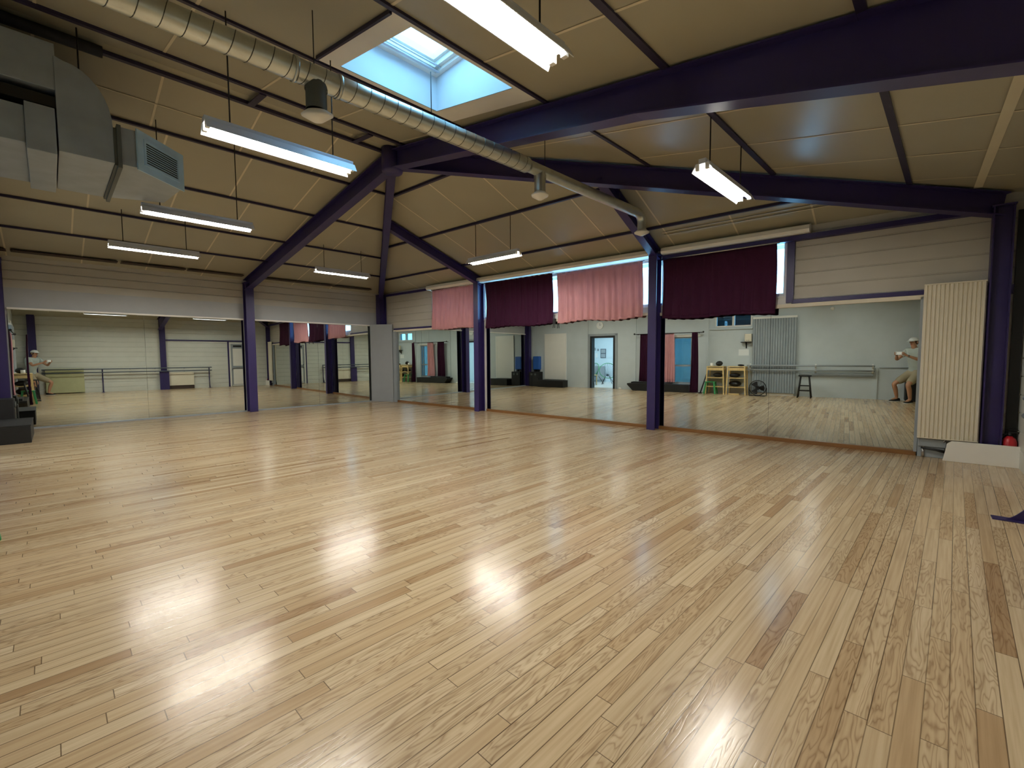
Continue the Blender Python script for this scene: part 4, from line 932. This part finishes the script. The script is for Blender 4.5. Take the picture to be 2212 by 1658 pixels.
sub(['waist', 'chest', 'uchest', 'shL', 'shR'], ex, [('hem', 'waist'), ('waist', 'chest'), ('chest', 'uchest'), ('uchest', 'col'), ('uchest', 'shL'), ('uchest', 'shR'), ('shL', 'slL'), ('shR', 'slR')], 'shirt', 'shirt', .042, 'chest')
ex = {'wb': (J(-.05, -.605, .88), (.150, .118)), 'kL': (lerp('hipL', 'knL', .88), (.085, .085)), 'kR': (lerp('hipR', 'knR', .88), (.085, .085))}
sub(['pel', 'hipL', 'hipR', 'thiL', 'thiR'], ex, [('wb', 'pel'), ('pel', 'hipL'), ('pel', 'hipR'), ('hipL', 'thiL'), ('hipR', 'thiR'), ('thiL', 'kL'), ('thiR', 'kR')], 'shorts', 'shorts', .028, 'pel')
hc = Vector(N_['headc'][0])
mb = MB(); mb.ball(hc + Vector((0, .0, .035)), (.098, .112, .085), 20, 12); 
for v in mb.v: v.z = max(v.z, hc.z + .028)
link('cap', mb, 'paper', pm)
mb = MB(); mb.grid(lambda u, v: tuple(hc + Vector(((.085 + .0 * v) * (u - .5) * 2, .07 + .10 * v * sqrt(max(0, 1 - ((u - .5) * 1.9) ** 2)) + .03 * (1 - abs(u - .5) * 2), .035 - .02 * v))), 12, 4); link('cap_peak', mb, 'paper', pm, solid=.006, fixn=False)
mb = MB(); mb.ball(hc + Vector((0, -.03, .0)), (.092, .085, .075), 18, 10); link('hair', mb, 'hair', pm)
mb = MB(); mb.prism([(.082, -.03), (.115, -.035), (.085, .01)], -.014, .014, 'x')
for v in mb.v: v += hc
link('nose', mb, 'skin', pm, bevel=.005)
for sx_ in (-1, 1):
    mb = MB(); mb.ball(hc + Vector((sx_ * .032, .082, .002)), (.012, .008, .007), 10, 6); link('eye', mb, 'black', pm)
    mb = MB(); mb.ball(hc + Vector((sx_ * .085, -.005, -.01)), (.012, .022, .034), 10, 8); link('ear', mb, 'skin', pm)
mb = MB(); mb.ball(hc + Vector((0, .075, -.065)), (.024, .01, .006), 10, 6); link('mouth', mb, 'red', pm)
for sd, d_ in (('L', Vector((-.08, 1, 0))), ('R', Vector((.2, 1, 0)))):
    an = Vector(N_['an' + sd][0]); d_.normalize(); base = Vector((an.x, an.y, 0)); n_ = Vector((-d_.y, d_.x, 0))
    prof = [(-.07, .03, .085), (-.03, .042, .085), (.05, .046, .07), (.12, .05, .055), (.17, .045, .045), (.2, .02, .03)]
    mb = MB(); vs = []; 
    for l, w__, h_ in prof:
        for k in range(10): a = pi * k / 9; q = base + d_ * l + n_ * (w__ * cos(a)); vs.append((q.x, q.y, .012 + (h_ - .012) * sin(a) ** .7))
    n = len(prof); mb.add(vs, [(i * 10 + k, i * 10 + k + 1, (i + 1) * 10 + k + 1, (i + 1) * 10 + k) for i in range(n - 1) for k in range(9)] + [tuple(range(10)), tuple((n - 1) * 10 + k for k in range(10))], 0, True)
    so = link('shoe', mb, 'charcoal', pm)
    mb = MB(); pl_ = [base + d_ * l + n_ * w__ for l, w__, h_ in prof] + [base + d_ * l - n_ * w__ for l, w__, h_ in reversed(prof)]
    mb.prism([(p.x, p.y) for p in pl_], .001, .014); link('sole', mb, 'paper', so)
mb = MB(); w0 = Vector(N_['wrR'][0]); w1 = Vector(N_['faR'][0]); ax_ = (w1 - w0).normalized(); mb.tube([w0 + ax_ * .02, w0 + ax_ * .045], .031, 16, caps=False); link('watch', mb, 'chrome', pm, solid=.004)
t = thing('phone', 'white phone held level in both hands of the crouching person', 'phone', T(Vector((0, -.018, H))))
mb = MB(); mb.box(-.078, .078, -.006, .006, -.037, .037); link('case', mb, 'paper', t, bevel=.005)
mb = MB(); mb.box(-.072, .072, -.0075, -.006, -.032, .032); link('screen', mb, 'black', t)
mb = MB(); mb.tube([(-.055, .006, .015), (-.055, .0085, .015)], .008, 12); mb.tube([(-.055, .006, -.008), (-.055, .0085, -.008)], .008, 12); link_each('lens', mb, 'black', t)
